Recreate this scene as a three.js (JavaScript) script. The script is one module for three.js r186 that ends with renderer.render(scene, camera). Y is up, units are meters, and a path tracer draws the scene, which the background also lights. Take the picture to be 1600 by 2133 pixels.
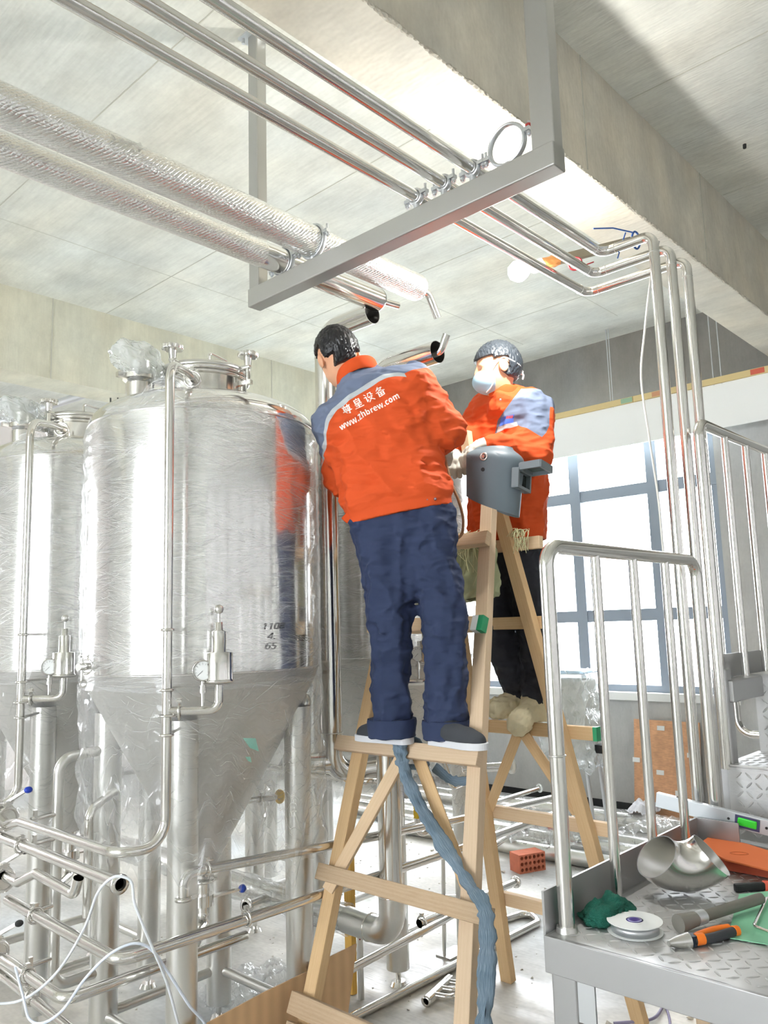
import * as THREE from 'three';
import { mergeGeometries, mergeVertices, toCreasedNormals } from 'three/addons/utils/BufferGeometryUtils.js';
import { RoundedBoxGeometry } from 'three/addons/geometries/RoundedBoxGeometry.js';
import { createNoise3D, createNoise2D } from 'simplex-noise';

// ---------------------------------------------------------------- camera, sky, lamp, exposure
const scene = new THREE.Scene();
const camera = new THREE.PerspectiveCamera(65.03, 1600 / 2133, 0.05, 400);
camera.rotation.order = 'YXZ';
camera.rotation.set(THREE.MathUtils.degToRad(8.134), THREE.MathUtils.degToRad(-47.2136), THREE.MathUtils.degToRad(-1.6325));
camera.position.set(0, 1.6, 0);
const renderer = new THREE.WebGLRenderer({ antialias: true });
renderer.toneMapping = THREE.LinearToneMapping;
renderer.toneMappingExposure = .98;
renderer.shadowMap.enabled = true;
scene.background = new THREE.Color().setRGB(0.96, 1.0, 1.05);
scene.backgroundIntensity = 17;
const BULB = { position: [2.69, 3.03, -1.70], intensity: 4.3, color: [1.0, 0.99, 0.95] };

// ---------------------------------------------------------------- helpers
let seed = 1234567;
const rnd = (a = 0, b = 1) => { seed = (seed * 1664525 + 1013904223) >>> 0; return a + (b - a) * (seed / 4294967296); };
const n2 = createNoise2D(() => rnd()), n3 = createNoise3D(() => rnd());
const V = (x, y, z) => new THREE.Vector3(x, y, z);
const v3 = p => p.isVector3 ? p.clone() : new THREE.Vector3(p[0], p[1], p[2]);
const clamp = (x, a = 0, b = 1) => Math.min(b, Math.max(a, x));
const smooth = (a, b, x) => { const t = clamp((x - a) / (b - a)); return t * t * (3 - 2 * t); };
const mix = (a, b, t) => a + (b - a) * t;
const taken = {};
const numbered = n => { const k = taken[n] = (taken[n] ?? -1) + 1; return k ? `${n}_${String(k).padStart(3, '0')}` : n; };
function shade(o) { o.traverse(c => { if (c.isMesh) { c.castShadow = true; c.receiveShadow = true; } }); return o; }
function part(parent, name, geo, mat, label) {
  const m = new THREE.Mesh(Array.isArray(geo) ? merge(geo) : geo, mat); m.name = name; parent.add(m);
  m.castShadow = m.receiveShadow = true;
  if (label) m.userData.label = label;
  return m;
}
function thing(name, label, category, group) {
  const o = new THREE.Group(); o.name = numbered(name); scene.add(o);
  o.userData = { label, category }; if (group) o.userData.group = group;
  return o;
}
function single(name, geo, mat, label, category, group) {
  const m = part(scene, numbered(name), geo, mat); m.userData = { label, category };
  if (group) m.userData.group = group;
  return settle(m);
}
function struct(name, geo, mat) { const m = part(scene, name, geo, mat); m.userData.kind = 'structure'; return m; }
// move a thing's origin to the middle of its base without moving the thing
function settle(o) {
  o.updateMatrixWorld(true);
  const b = new THREE.Box3().setFromObject(o), c = b.getCenter(V(0, 0, 0)); c.y = b.min.y;
  if (o.isMesh) { o.geometry = o.geometry.clone().translate(-c.x, -c.y, -c.z); } else for (const k of o.children) k.position.sub(c);
  o.position.add(c); return o;
}
function copyOf(o, [dx, dy, dz], label) {
  const r = o.clone(); r.name = numbered(o.name.replace(/_\d{3}$/, '')); scene.add(r); r.position.add(V(dx, dy, dz));
  r.userData = { ...o.userData }; if (label) r.userData.label = label; return r;
}
function plain(g) { // same attributes everywhere so that pieces can be merged
  g = g.index ? g.toNonIndexed() : g;
  for (const k of Object.keys(g.attributes)) if (!['position', 'normal', 'uv'].includes(k)) g.deleteAttribute(k);
  if (!g.attributes.normal) g.computeVertexNormals();
  if (!g.attributes.uv) g.setAttribute('uv', new THREE.BufferAttribute(new Float32Array(g.attributes.position.count * 2), 2));
  g.morphAttributes = {}; return g;
}
const merge = list => list.length === 1 ? list[0] : mergeGeometries(list.map(plain));
// uv in metres from the dominant direction of each face
function uvBox(g, k = 1, ox = 0, oy = 0) {
  g = g.index ? g.toNonIndexed() : g; if (!g.attributes.normal) g.computeVertexNormals();
  const p = g.attributes.position, n = g.attributes.normal, uv = new Float32Array(p.count * 2);
  for (let i = 0; i < p.count; i += 3) {
    const ax = [0, 0, 0];
    for (let j = 0; j < 3; j++) { ax[0] += Math.abs(n.getX(i + j)); ax[1] += Math.abs(n.getY(i + j)); ax[2] += Math.abs(n.getZ(i + j)); }
    const a = ax[0] > ax[1] && ax[0] > ax[2] ? 0 : ax[1] > ax[2] ? 1 : 2;
    for (let j = 0; j < 3; j++) {
      const x = p.getX(i + j), y = p.getY(i + j), z = p.getZ(i + j);
      const [u, v] = a === 0 ? [z, y] : a === 1 ? [x, z] : [x, y];
      uv[(i + j) * 2] = (u + ox) * k; uv[(i + j) * 2 + 1] = (v + oy) * k;
    }
  }
  g.setAttribute('uv', new THREE.BufferAttribute(uv, 2)); return g;
}
const box = (x0, y0, z0, x1, y1, z1) => new THREE.BoxGeometry(Math.abs(x1 - x0), Math.abs(y1 - y0), Math.abs(z1 - z0)).translate((x0 + x1) / 2, (y0 + y1) / 2, (z0 + z1) / 2);
const rbox = (x0, y0, z0, x1, y1, z1, r = 0.004, s = 2) => new RoundedBoxGeometry(Math.abs(x1 - x0), Math.abs(y1 - y0), Math.abs(z1 - z0), s, r).translate((x0 + x1) / 2, (y0 + y1) / 2, (z0 + z1) / 2);
// a bar of section w x h from a to b; `side` says which way its width points
function bar(a, b, w, h, side = V(0, 0, 1), r = 0) {
  a = v3(a); b = v3(b); const d = b.clone().sub(a), L = d.length(); d.normalize();
  const s = v3(side); s.addScaledVector(d, -s.dot(d)).normalize(); const t = V(0, 0, 0).crossVectors(s, d);
  const g = r ? new RoundedBoxGeometry(w, L, h, 2, r) : new THREE.BoxGeometry(w, L, h);
  // uv along the grain: v in metres along the bar
  const p = g.attributes.position, n = g.attributes.normal, uv = g.attributes.uv;
  for (let i = 0; i < p.count; i++) { const ax = Math.abs(n.getX(i)) > .5; uv.setXY(i, (ax ? p.getZ(i) : p.getX(i)) + (ax ? .3 : 0) + a.x * .7, p.getY(i) + a.z + a.y); }
  g.applyMatrix4(new THREE.Matrix4().makeBasis(s, d, t).setPosition(a.add(b).multiplyScalar(.5))); return g;
}
function cyl(a, b, r, r2 = r, seg = 20, open = false) {
  a = v3(a); b = v3(b); const d = b.clone().sub(a), L = d.length();
  const g = new THREE.CylinderGeometry(r2, r, L, seg, 1, open);
  g.applyQuaternion(new THREE.Quaternion().setFromUnitVectors(V(0, 1, 0), d.normalize())); g.translate((a.x + b.x) / 2, (a.y + b.y) / 2, (a.z + b.z) / 2); return g;
}
// polyline with rounded corners -> list of points
function rounded(pts, bend, n = 7) {
  pts = pts.map(v3); const out = [pts[0]];
  for (let i = 1; i < pts.length - 1; i++) {
    const p = pts[i], a = pts[i - 1].clone().sub(p), b = pts[i + 1].clone().sub(p), la = a.length(), lb = b.length(); a.normalize(); b.normalize();
    const ang = Math.acos(clamp(a.dot(b), -1, 1)); if (Math.PI - ang < .02) { out.push(p); continue; }
    const cut = Math.min(bend / Math.tan(ang / 2), la * .49, lb * .49), R = cut * Math.tan(ang / 2);
    const bis = a.clone().add(b).normalize(), c = p.clone().addScaledVector(bis, R / Math.sin(ang / 2));
    const u = p.clone().addScaledVector(a, cut).sub(c).normalize(), w = p.clone().addScaledVector(b, cut).sub(c).normalize();
    const sw = Math.acos(clamp(u.dot(w), -1, 1)), q = V(0, 0, 0).crossVectors(u, w).normalize();
    for (let k = 0; k <= n; k++) out.push(c.clone().addScaledVector(u.clone().applyAxisAngle(q, sw * k / n), R));
  }
  out.push(pts[pts.length - 1]); return out;
}
// sweep a circle (radius number or function of 0..1) along points, parallel transport
function sweep(pts, r, seg = 16, cap = true) {
  const N = pts.length, T = pts.map((p, i) => pts[Math.min(i + 1, N - 1)].clone().sub(pts[Math.max(i - 1, 0)]).normalize());
  let u = Math.abs(T[0].y) < .9 ? V(0, 1, 0) : V(1, 0, 0); u.addScaledVector(T[0], -u.dot(T[0])).normalize();
  const pos = [], nor = [], uv = [], idx = []; let len = 0;
  for (let i = 0; i < N; i++) {
    if (i) { len += pts[i].distanceTo(pts[i - 1]); const q = new THREE.Quaternion().setFromUnitVectors(T[i - 1], T[i]); u.applyQuaternion(q); u.addScaledVector(T[i], -u.dot(T[i])).normalize(); }
    const w = V(0, 0, 0).crossVectors(T[i], u), R = typeof r === 'function' ? r(i / (N - 1)) : r;
    for (let k = 0; k <= seg; k++) {
      const a = k / seg * Math.PI * 2, d = u.clone().multiplyScalar(Math.cos(a)).addScaledVector(w, Math.sin(a));
      pos.push(pts[i].x + d.x * R, pts[i].y + d.y * R, pts[i].z + d.z * R); nor.push(d.x, d.y, d.z); uv.push(k / seg * 2 * Math.PI * R, len);
      if (i && k) { const A = i * (seg + 1) + k, B = A - 1, C = A - seg - 1, D = C - 1; idx.push(D, C, B, B, C, A); }
    }
  }
  if (cap) for (const e of [0, N - 1]) {
    const s = e ? 1 : -1, at = pos.length / 3, base = e * (seg + 1); pos.push(pts[e].x, pts[e].y, pts[e].z); nor.push(T[e].x * s, T[e].y * s, T[e].z * s); uv.push(0, 0);
    for (let k = 0; k <= seg; k++) { const b = (base + k) * 3; pos.push(pos[b], pos[b + 1], pos[b + 2]); nor.push(T[e].x * s, T[e].y * s, T[e].z * s); uv.push(0, 0); if (k) s > 0 ? idx.push(at, at + k, at + k + 1) : idx.push(at, at + k + 1, at + k); }
  }
  const g = new THREE.BufferGeometry(); g.setAttribute('position', new THREE.Float32BufferAttribute(pos, 3)); g.setAttribute('normal', new THREE.Float32BufferAttribute(nor, 3)); g.setAttribute('uv', new THREE.Float32BufferAttribute(uv, 2)); g.setIndex(idx); return g;
}
const pipe = (pts, r, bend = r * 2.2, seg = 16, cap = true) => sweep(rounded(pts, bend), r, seg, cap);
const lathe = (pts, seg = 48) => new THREE.LatheGeometry(pts.map(([r, y]) => new THREE.Vector2(r, y)), seg);
// a smooth line through points
const spline = (pts, n = 40, closed = false) => new THREE.CatmullRomCurve3(pts.map(v3), closed, 'centripetal').getPoints(n);
// turn a geometry built along +y so that +y points along d, then move it to p
const aim = (g, p, d) => g.applyQuaternion(new THREE.Quaternion().setFromUnitVectors(V(0, 1, 0), v3(d).normalize())).translate(...v3(p).toArray());

// ---------------------------------------------------------------- textures and materials
function dataTex(w, h, f, srgb = true) {
  const d = new Uint8Array(w * h * 4);
  for (let y = 0; y < h; y++) for (let x = 0; x < w; x++) { const c = f(x / w, y / h); const i = (y * w + x) * 4; d[i] = clamp(c[0]) * 255; d[i + 1] = clamp(c[1]) * 255; d[i + 2] = clamp(c[2]) * 255; d[i + 3] = c.length > 3 ? clamp(c[3]) * 255 : 255; }
  const t = new THREE.DataTexture(d, w, h); t.wrapS = t.wrapT = THREE.RepeatWrapping; t.magFilter = THREE.LinearFilter; t.minFilter = THREE.LinearMipmapLinearFilter;
  if (srgb) t.colorSpace = THREE.SRGBColorSpace; t.needsUpdate = true; return t;
}
// tiling noise: points on two circles
const tile = (u, v, f, ox = 0) => { const a = u * 2 * Math.PI, b = v * 2 * Math.PI, R = f / 6.283; return (n3(Math.cos(a) * R + ox, Math.sin(a) * R, Math.cos(b) * R + ox * 1.7) + n3(Math.sin(b) * R + 31 + ox, Math.cos(a) * R + 17, Math.sin(a) * R)) * .5; };
const fbm = (u, v, f, o = 4, ox = 0) => { let s = 0, a = .5; for (let i = 0; i < o; i++) { s += a * tile(u, v, f, ox + i * 9.1); f *= 2.1; a *= .55; } return s; };
const std = o => new THREE.MeshStandardMaterial(o), phys = o => new THREE.MeshPhysicalMaterial(o);
const rgb = (r, g, b) => new THREE.Color().setRGB(r, g, b);
const hex = h => new THREE.Color(h);
function concrete(base, amt, streak, f = 6, ox = 0, sy = 8) {
  const map = dataTex(512, 512, (u, v) => {
    const a = fbm(u, v, f, 4, ox), s = streak * (tile((u * sy) % 1, v, 14, ox + 5) * .6 + tile((u * sy * 2) % 1, v, 30, ox + 15) * .4), sp = tile(u, v, 120, ox + 7);
    const k = 1 + amt * (a * 1.6 + s + sp * .25), warm = fbm(u, v, f * .6, 2, ox + 60) * amt * .35;
    return [base[0] * k * (1 + warm), base[1] * k, base[2] * k * (1 - warm * 1.4)];
  });
  const bump = dataTex(512, 512, (u, v) => { const q = .5 + .3 * fbm(u, v, f * 4, 3, ox + 80) + .2 * tile((u * sy) % 1, v, 40, ox + 81); return [q, q, q]; }, false);
  return std({ map, bumpMap: bump, bumpScale: .004, roughness: .93 });
}
const M = {};
M.ceil = concrete([.82, .82, .785], .09, .55, 5, 0, 7);
M.beam = concrete([.80, .775, .715], .08, .25, 6, 100, 2);
M.beam2 = concrete([.79, .775, .70], .07, .35, 6, 150, 3);
M.plaster = concrete([.70, .70, .69], .07, .1, 5, 200);
M.floor = (() => {
  const g = concrete([.75, .745, .725], .22, 0, 4, 400);
  g.roughnessMap = dataTex(512, 512, (u, v) => { const w = smooth(.05, .3, fbm(u, v, 3, 4, 444)); const r = mix(.62, .30, w); return [r, r, r]; }, false); g.roughness = 1; return g;
})();
M.cement = concrete([.50, .49, .47], .10, .2, 5, 250);  // raw cement, darkened so its colour holds the backlit shade
M.wall = std({ color: hex('#eeeeea'), roughness: .9 });
M.pinkWall = std({ color: hex('#e8dfdc'), roughness: .9 });
M.white = std({ color: hex('#eceeec'), roughness: .7 });
M.black = std({ color: hex('#17181a'), roughness: .6 });
M.frame = std({ color: hex('#8d97a3'), roughness: .45, metalness: .3 });  // frame grey lightened, window glare put into the colour
M.glass = phys({ color: 0xffffff, transmission: 1, roughness: 0, thickness: 0, ior: 1.3 });
const brush = (sy, ox) => dataTex(256, 256, (u, v) => { const q = .5 + .5 * tile(u, (v * sy) % 1, 60, ox); return [q, q, q]; }, false);
M.steel = std({ color: rgb(.80, .785, .755), metalness: 1, roughness: .16 });        // polished stainless tube
M.satin = std({ color: rgb(.74, .73, .70), metalness: 1, roughness: .3, bumpMap: brush(1, 3), bumpScale: .0001 });
M.shell = std({ color: rgb(.86, .85, .82), metalness: 1, roughness: .13 });
M.matte = std({ color: rgb(.62, .605, .58), metalness: 1, roughness: .46 });
M.square = std({ color: rgb(.46, .455, .43), metalness: .85, roughness: .42 });
M.dark = std({ color: rgb(.03, .03, .03), roughness: .8 });
M.galv = std({ color: rgb(.66, .68, .70), metalness: .9, roughness: .38 });

// ---------------------------------------------------------------- the room
M.seam = std({ color: hex('#b9b7ab'), roughness: .95 });
const X0 = -5.2, X1 = 6.38, Z0 = -9.0, Z1 = 3.2, H = 4.06;
struct('floor', uvBox(box(X0 - .3, -.25, Z0 - .3, X1 + .3, 0, Z1 + .3), .33), M.floor);
const ceiling = struct('ceiling', uvBox(box(X0 - .3, H, Z0 - .3, X1 + .3, H + .25, Z1 + .3), .4), M.ceil);
{ // joints between the shuttering boards, left proud of the slab
  const seam = (x0, z0, x1, z1, w = .005, h = .003) => part(ceiling, 'shuttering_seam', bar([x0, H - h / 2 + .001, z0], [x1, H - h / 2 + .001, z1], w, h, V(0, 1, 0).cross(V(x1 - x0, 0, z1 - z0))), M.seam);
  for (let x = -4.4; x < 5.9; x += 1.22) { seam(x, -5.57, x, -1.79); seam(x + .5, -1.5, x + .5, Z1); }
  for (const z of [-4.66, -3.74, -2.83]) seam(X0, z, 5.93, z, .004, .002);
  for (const z of [-.6, .3, 1.2, 2.1]) seam(X0, z, 5.93, z, .004, .002);
  // anchor bolts left in the slab
  for (const [x, z] of [[2.03, -3.93], [1.55, -4.32], [2.62, -1.28], [2.66, -1.2], [2.72, -1.22], [4.2, -1.23]]) part(ceiling, 'anchor_bolt', cyl([x, H - .022, z], [x + .006, H + .01, z], .009, .009, 10), M.dark, 'dark anchor bolt end');
}
const beamA = struct('ceiling_beam', uvBox(box(X0 - .3, 3.5, -1.785, X1, H + .01, -1.51), .5), M.beam);
for (const x of [1.55, 2.98, 4.3, 5.6, .1, -1.5]) part(beamA, 'shuttering_seam', box(x - .003, 3.52, -1.51, x + .003, H, -1.507), M.seam);
{ // ragged cement lip along the soffit edge
  const g = []; for (let x = X0; x < X1; x += .03) { const r = .004 + .010 * Math.abs(n2(x * 4, 3)) + .006 * rnd(); const e = new THREE.IcosahedronGeometry(r, 0); e.scale(1.8, .8, .8).rotateX(rnd(0, 3)).translate(x, 3.501, -1.513); g.push(plain(e)); }
  part(beamA, 'cement_lip', mergeGeometries(g), M.beam).userData.kind = 'stuff';
}
const beamB = struct('ceiling_beam_001', uvBox(box(X0 - .3, 3.45, -5.87, X1, H + .01, -5.57), .5), M.beam2);
for (const x of [2.50, 4.55, .3]) part(beamB, 'shuttering_seam', box(x - .004, 3.45, -5.57, x + .004, H, -5.566), M.seam);
for (const [x, z] of [[3.06, -5.74], [3.10, -5.70], [3.42, -5.74], [3.46, -5.70]]) part(beamB, 'rebar_hook', pipe([[x, 3.46, z], [x, 3.36, z + .005]], .006, .01, 8), M.dark, 'dark bent steel rod end hanging from the soffit');

// window wall (x = X1): sill, lintel, pier, ribbon window
const WZ0 = -7.2, WZ1 = -2.32, SILL = 1.0, HEAD = 3.3;
struct('wall_front', [uvBox(box(X1, 0, Z0, X1 + .25, SILL, Z1), .4), uvBox(box(X1, SILL, WZ1, X1 + .25, HEAD, Z1), .4), uvBox(box(X1, SILL, Z0, X1 + .25, HEAD, WZ0), .4)], M.plaster);
struct('shaded_trim_2', uvBox(box(X1, HEAD, Z0, X1 + .25, H, Z1), .4), M.cement);  // wall above the windows, backlit shade painted in by the darker cement
struct('baseboard_front', box(X1 - .012, 0, Z0, X1, .11, Z1), M.black);
function ribbonWindow(name, x, out, z0, z1, y0, y1, mull, trans) { // x = plane of the frame, out = direction to the outside
  const w = new THREE.Group(); w.name = name; scene.add(w); w.userData.kind = 'structure';
  const fx0 = x + out * .05, fx1 = x + out * .11;
  part(w, 'window_frame', [box(fx0, y0, z0, fx1, y0 + .06, z1), box(fx0, y1 - .06, z0, fx1, y1, z1), box(fx0, y0, z0, fx1, y1, z0 + .06), box(fx0, y0, z1 - .06, fx1, y1, z1)], M.frame);
  for (const z of mull) part(w, 'mullion', box(fx0 - out * .02, y0, z - .05, fx1, y1, z + .05), M.frame);
  for (const y of trans) part(w, 'transom', box(fx0 - out * .01, y - .05, z0, fx1, y + .05, z1), M.frame);
  const zs = [z0, ...mull.slice().sort((a, b) => a - b), z1], ys = [y0, ...trans, y1];
  for (let i = 0; i + 1 < zs.length; i++) for (let j = 0; j + 1 < ys.length; j++) {
    part(w, 'pane', new THREE.PlaneGeometry(zs[i + 1] - zs[i] - .08, ys[j + 1] - ys[j] - .08).rotateY(Math.PI / 2).translate(x + out * .085, (ys[j] + ys[j + 1]) / 2, (zs[i] + zs[i + 1]) / 2), M.glass);
  }
  return w;
}
const w1 = ribbonWindow('window_1', X1, 1, WZ0, WZ1, SILL, HEAD, [-2.86, -3.59, -4.32, -5.05, -5.78, -6.5], [1.64, 2.70]);
part(w1, 'sill_board', rbox(X1 - .04, SILL - .06, WZ0 - .05, X1 + .06, SILL + .005, WZ1 + .05, .004), M.white, 'pale window sill board');
// white boxed-in board and timber rail hung in front of the lintel
{
  const t = thing('boxing_board', 'long white board on a yellow timber rail hung in front of the windows', 'board');
  part(t, 'white_board', box(6.15, 3.03, -8.2, 6.165, 3.385, 3.0), M.white);
  const railMat = std({ color: hex('#cdb987'), roughness: .8 });
  for (const [a, b] of [[-8.2, -2.845], [-2.842, 3.0]]) part(t, 'timber_rail', rbox(6.13, 3.375, a, 6.17, 3.425, b, .003), railMat);
  for (const [z, c] of [[-2.63, '#b98a68'], [-1.86, '#c8604c'], [-2.9, '#8fae92']]) part(t, 'painted_mark', box(6.1285, 3.38, z - .05, 6.131, 3.42, z + .05), std({ color: hex(c), roughness: .8 }));
  for (const z of [-3.05, -3.03, -2.19, -2.13, -4.2, -5.4]) part(t, 'hanger_rod', cyl([6.15, 3.37, z], [6.15, H + .01, z], .0045, .0045, 8), M.galv, 'thin threaded hanger rod');
  settle(t);
}
// the other sides of the hall, behind and beside the camera: same ribbon windows on the far end wall
struct('wall_back', [box(X0 - .25, 0, Z0, X0, .8, Z1), box(X0 - .25, 3.5, Z0, X0, H, Z1), box(X0 - .25, .8, .2, X0, 3.5, Z1), box(X0 - .25, .8, Z0, X0, 3.5, -4.0)], M.wall);
ribbonWindow('window_2', X0, -1, -4.0, .2, .8, 3.5, [-3.2, -2.4, -1.6, -.8], [1.6, 2.75]);
struct('wall_right', [box(X0 - .25, 0, Z1, X1 + .25, .9, Z1 + .25), box(X0 - .25, 3.3, Z1, X1 + .25, H, Z1 + .25), box(X0 - .25, .9, Z1, -2, 3.3, Z1 + .25), box(5.5, .9, Z1, X1 + .25, 3.3, Z1 + .25)], M.wall);
{ // added unseen windows; their dim glowing blinds fill the beam side with light
  const w = new THREE.Group(); w.name = 'window_3'; scene.add(w); w.userData.kind = 'structure';
  part(w, 'window_frame', [box(-2, .9, Z1 + .08, 5.5, .96, Z1 + .14), box(-2, 3.24, Z1 + .08, 5.5, 3.3, Z1 + .14)], M.frame);
  for (let k = 0; k <= 6; k++) part(w, 'mullion', box(-2 + k * 1.25 - .03, .9, Z1 + .08, -2 + k * 1.25 + .03, 3.3, Z1 + .14), M.frame);
  const fillBlind = phys({ color: rgb(.13, .125, .12), transmission: .5, roughness: 1, thickness: 0, side: THREE.DoubleSide });
  for (let k = 0; k < 6; k++) { part(w, 'pane', new THREE.PlaneGeometry(1.19, 2.28).translate(-2 + k * 1.25 + .625, 2.1, Z1 + .11), M.glass); part(w, 'fill_blind', new THREE.PlaneGeometry(1.245, 2.4).translate(-2 + k * 1.25 + .625, 2.1, Z1 + .05), fillBlind); }
}
struct('wall_left', [box(X0 - .25, 0, Z0 - .25, X1 + .25, 1.0, Z0), box(X0 - .25, 3.3, Z0 - .25, X1 + .25, H, Z0), box(X0 - .25, 1.0, Z0 - .25, -1, 3.3, Z0), box(.3, 1.0, Z0 - .25, X1 + .25, 3.3, Z0)], M.pinkWall);
{  // added unseen window, there to brighten the far bay and tank side
  const w = new THREE.Group(); w.name = 'window_4'; scene.add(w); w.userData.kind = 'structure';
  part(w, 'window_frame', [box(-1, 1.0, Z0 - .14, .3, 1.06, Z0 - .08), box(-1, 3.24, Z0 - .14, .3, 3.3, Z0 - .08)], M.frame);
  for (let k = 0; k <= 2; k++) part(w, 'mullion', box(-1 + k * .65 - .04, 1.0, Z0 - .14, -1 + k * .65 + .04, 3.3, Z0 - .08), M.frame);
  for (let k = 0; k < 2; k++) part(w, 'pane', new THREE.PlaneGeometry(.57, 2.2).translate(-1 + k * .65 + .325, 2.15, Z0 - .11), M.glass);
}
part(scene, 'trim_1', cyl([2.2, 3.30, -8.9], [3.35, 3.72, -6.1], .035, .035, 12), M.galv).userData.kind = 'structure';

// outside: ground far below, pale blocks and trees
{
  const g = single('street_ground', box(7, -9.5, -140, 200, -9, 120), std({ color: hex('#c9cdc9'), roughness: .95 }), 'pale street level far below the windows', 'ground'); g.userData.kind = 'structure';
  const pale = ['#d8d8d2', '#cfd3d4', '#dcd6cc', '#c8ccce'];
  [[52, -22, 12, 9, 7], [58, -10.5, 9, 8, 6.4], [66, -36, 14, 12, 8.6], [60, 4, 14, 9, 7.4], [70, -52, 12, 10, 9]].forEach(([x, z, w, d, h], i) => {
    const t = thing('apartment_block', ['white low block straight below the middle mullion', 'grey low block right of the white block', 'tall pale block behind the white block', 'cream low block at the right window edge', 'far grey block at the left of the windows'][i], 'building', 'pale blocks outside the windows');
    const mm = std({ color: hex(pale[i % 4]), roughness: .9 });
    part(t, 'wall', box(x, -9, z - w / 2, x + d, -9 + h, z + w / 2), mm); part(t, 'roof', box(x - .3, -9 + h, z - w / 2 - .3, x + d + .3, -8.7 + h, z + w / 2 + .3), M.white);
    for (let k = 0; k < 5; k++) for (let j = 0; j < 2; j++) part(t, 'window', box(x - .05, -8 + j * 3, z - w / 2 + 1 + k * (w - 2) / 5, x + .02, -6.4 + j * 3, z - w / 2 + 2.2 + k * (w - 2) / 5), M.frame);
    settle(t);
  });
  const leaf = std({ color: hex('#8fb7a2'), roughness: .95 }), trunk = std({ color: hex('#7a6a58'), roughness: .95 });
  [[40, -15, 4.6], [40, -10.5, 5.4], [40, -19.5, 4.2], [42, -4.5, 5]].forEach(([x, z, h], i) => {
    const t = thing('street_tree', ['round green tree beside the white block', 'tallest round green tree outside', 'small round green tree left of the others', 'round green tree near the right window edge'][i], 'tree', 'trees outside the windows');
    part(t, 'trunk', cyl([x, -9, z], [x, -9 + h * .5, z], .2, .14, 8), trunk);
    const gs = []; for (let k = 0; k < 9; k++) { const e = new THREE.IcosahedronGeometry(h * .22 * rnd(.7, 1.1), 1); e.translate(x + rnd(-1, 1) * h * .22, -9 + h * rnd(.5, .85), z + rnd(-1, 1) * h * .25); gs.push(plain(e)); }
    part(t, 'crown', mergeGeometries(gs), leaf); settle(t);
  });
}

// ---------------------------------------------------------------- fermentation tanks
function filmSheet(nLines, spread, off) { // stretched film: fine wrinkles, whiter where it is doubled
  const cv = document.createElement('canvas'); cv.width = cv.height = 1024; const c = cv.getContext('2d'); c.fillStyle = '#f2f2f2'; c.fillRect(0, 0, 1024, 1024); c.lineCap = 'round';
  for (let k = 0; k < nLines; k++) {
    const x = rnd(0, 1024), y = rnd(0, 1024), L = rnd(20, 190) * (rnd() < .1 ? 2 : 1), fam = n2(x * .004 + off, y * .004), a = fam * spread + rnd(-.12, .12), w = rnd(.5, 1.8), g = Math.floor(rnd(60, 190));
    c.strokeStyle = `rgba(${g},${g},${g},${rnd(.15, .55).toFixed(2)})`; c.lineWidth = w;
    for (const ox of [0, -1024, 1024]) { c.beginPath(); c.moveTo(x + ox, y); c.quadraticCurveTo(x + ox + Math.cos(a) * L * .5, y + Math.sin(a) * L * .5 + rnd(-6, 6), x + ox + Math.cos(a) * L, y + Math.sin(a) * L); c.stroke(); }
  }
  const t = new THREE.CanvasTexture(cv); t.wrapS = t.wrapT = THREE.RepeatWrapping; return t;
}
const filmTex = filmSheet(5200, .5, 0), filmTex2 = filmSheet(1000, 2.2, 50);
M.film = phys({ color: rgb(.95, .955, .96), transmission: 1, transmissionMap: filmTex, roughness: .10, thickness: 0, ior: 1.45, bumpMap: filmTex, bumpScale: .0011 });
M.bag = phys({ color: rgb(.93, .95, .95), transmission: .72, roughness: .16, thickness: 0, ior: 1.5, bumpMap: dataTex(256, 256, (u, v) => { const q = clamp(.2 + .9 * Math.pow(1 - Math.abs(fbm(u, v, 8, 3, 71)), 6)); return [q, q, q]; }, false), bumpScale: .008 });
M.haze = phys({ color: rgb(.94, .945, .94), transmission: .92, transmissionMap: filmTex2, roughness: .14, thickness: 0, ior: 1.45, bumpMap: M.bag.bumpMap, bumpScale: .0035 });
const TR = .455;
function clampRing(p, d, r, mat = M.steel) { // tri-clamp: two half shells and a wing nut
  const g = [aim(new THREE.TorusGeometry(r, r * .16, 8, 24).rotateX(Math.PI / 2), p, d)];
  const q = v3(d).normalize(), s = Math.abs(q.y) < .7 ? V(0, 1, 0) : V(1, 0, 0); s.addScaledVector(q, -s.dot(q)).normalize();
  const c = v3(p).addScaledVector(s, r * 1.35); g.push(bar(c.clone().addScaledVector(q, -r * .3), c.clone().addScaledVector(q, r * .3), r * .5, r * .5, s));
  const t = V(0, 0, 0).crossVectors(q, s), e = c.clone().addScaledVector(t, r * .9); g.push(cyl(c.clone().addScaledVector(t, -r * .5), e, r * .09, r * .09, 8));
  g.push(bar(e.clone().addScaledVector(q, -r * .35), e.clone().addScaledVector(q, r * .35), r * .16, r * .22, s)); return merge(g);
}
function knob(p, r, h) { // fluted hand knob on a stem
  const s = new THREE.Shape(); for (let k = 0; k <= 64; k++) { const a = k / 64 * 2 * Math.PI, R = r * (1 + .09 * Math.cos(a * 8)); k ? s.lineTo(Math.cos(a) * R, Math.sin(a) * R) : s.moveTo(R, 0); }
  const head = new THREE.ExtrudeGeometry(s, { depth: .010, bevelEnabled: true, bevelSize: r * .12, bevelThickness: .005, bevelSegments: 2 }).rotateX(-Math.PI / 2).translate(p[0], p[1] + h - .015, p[2]);
  return merge([head, cyl(p, [p[0], p[1] + h - .012, p[2]], r * .32, r * .28, 12), cyl([p[0], p[1] + h * .55, p[2]], [p[0], p[1] + h - .016, p[2]], r * .38, r * .5, 12)]);
}
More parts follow.
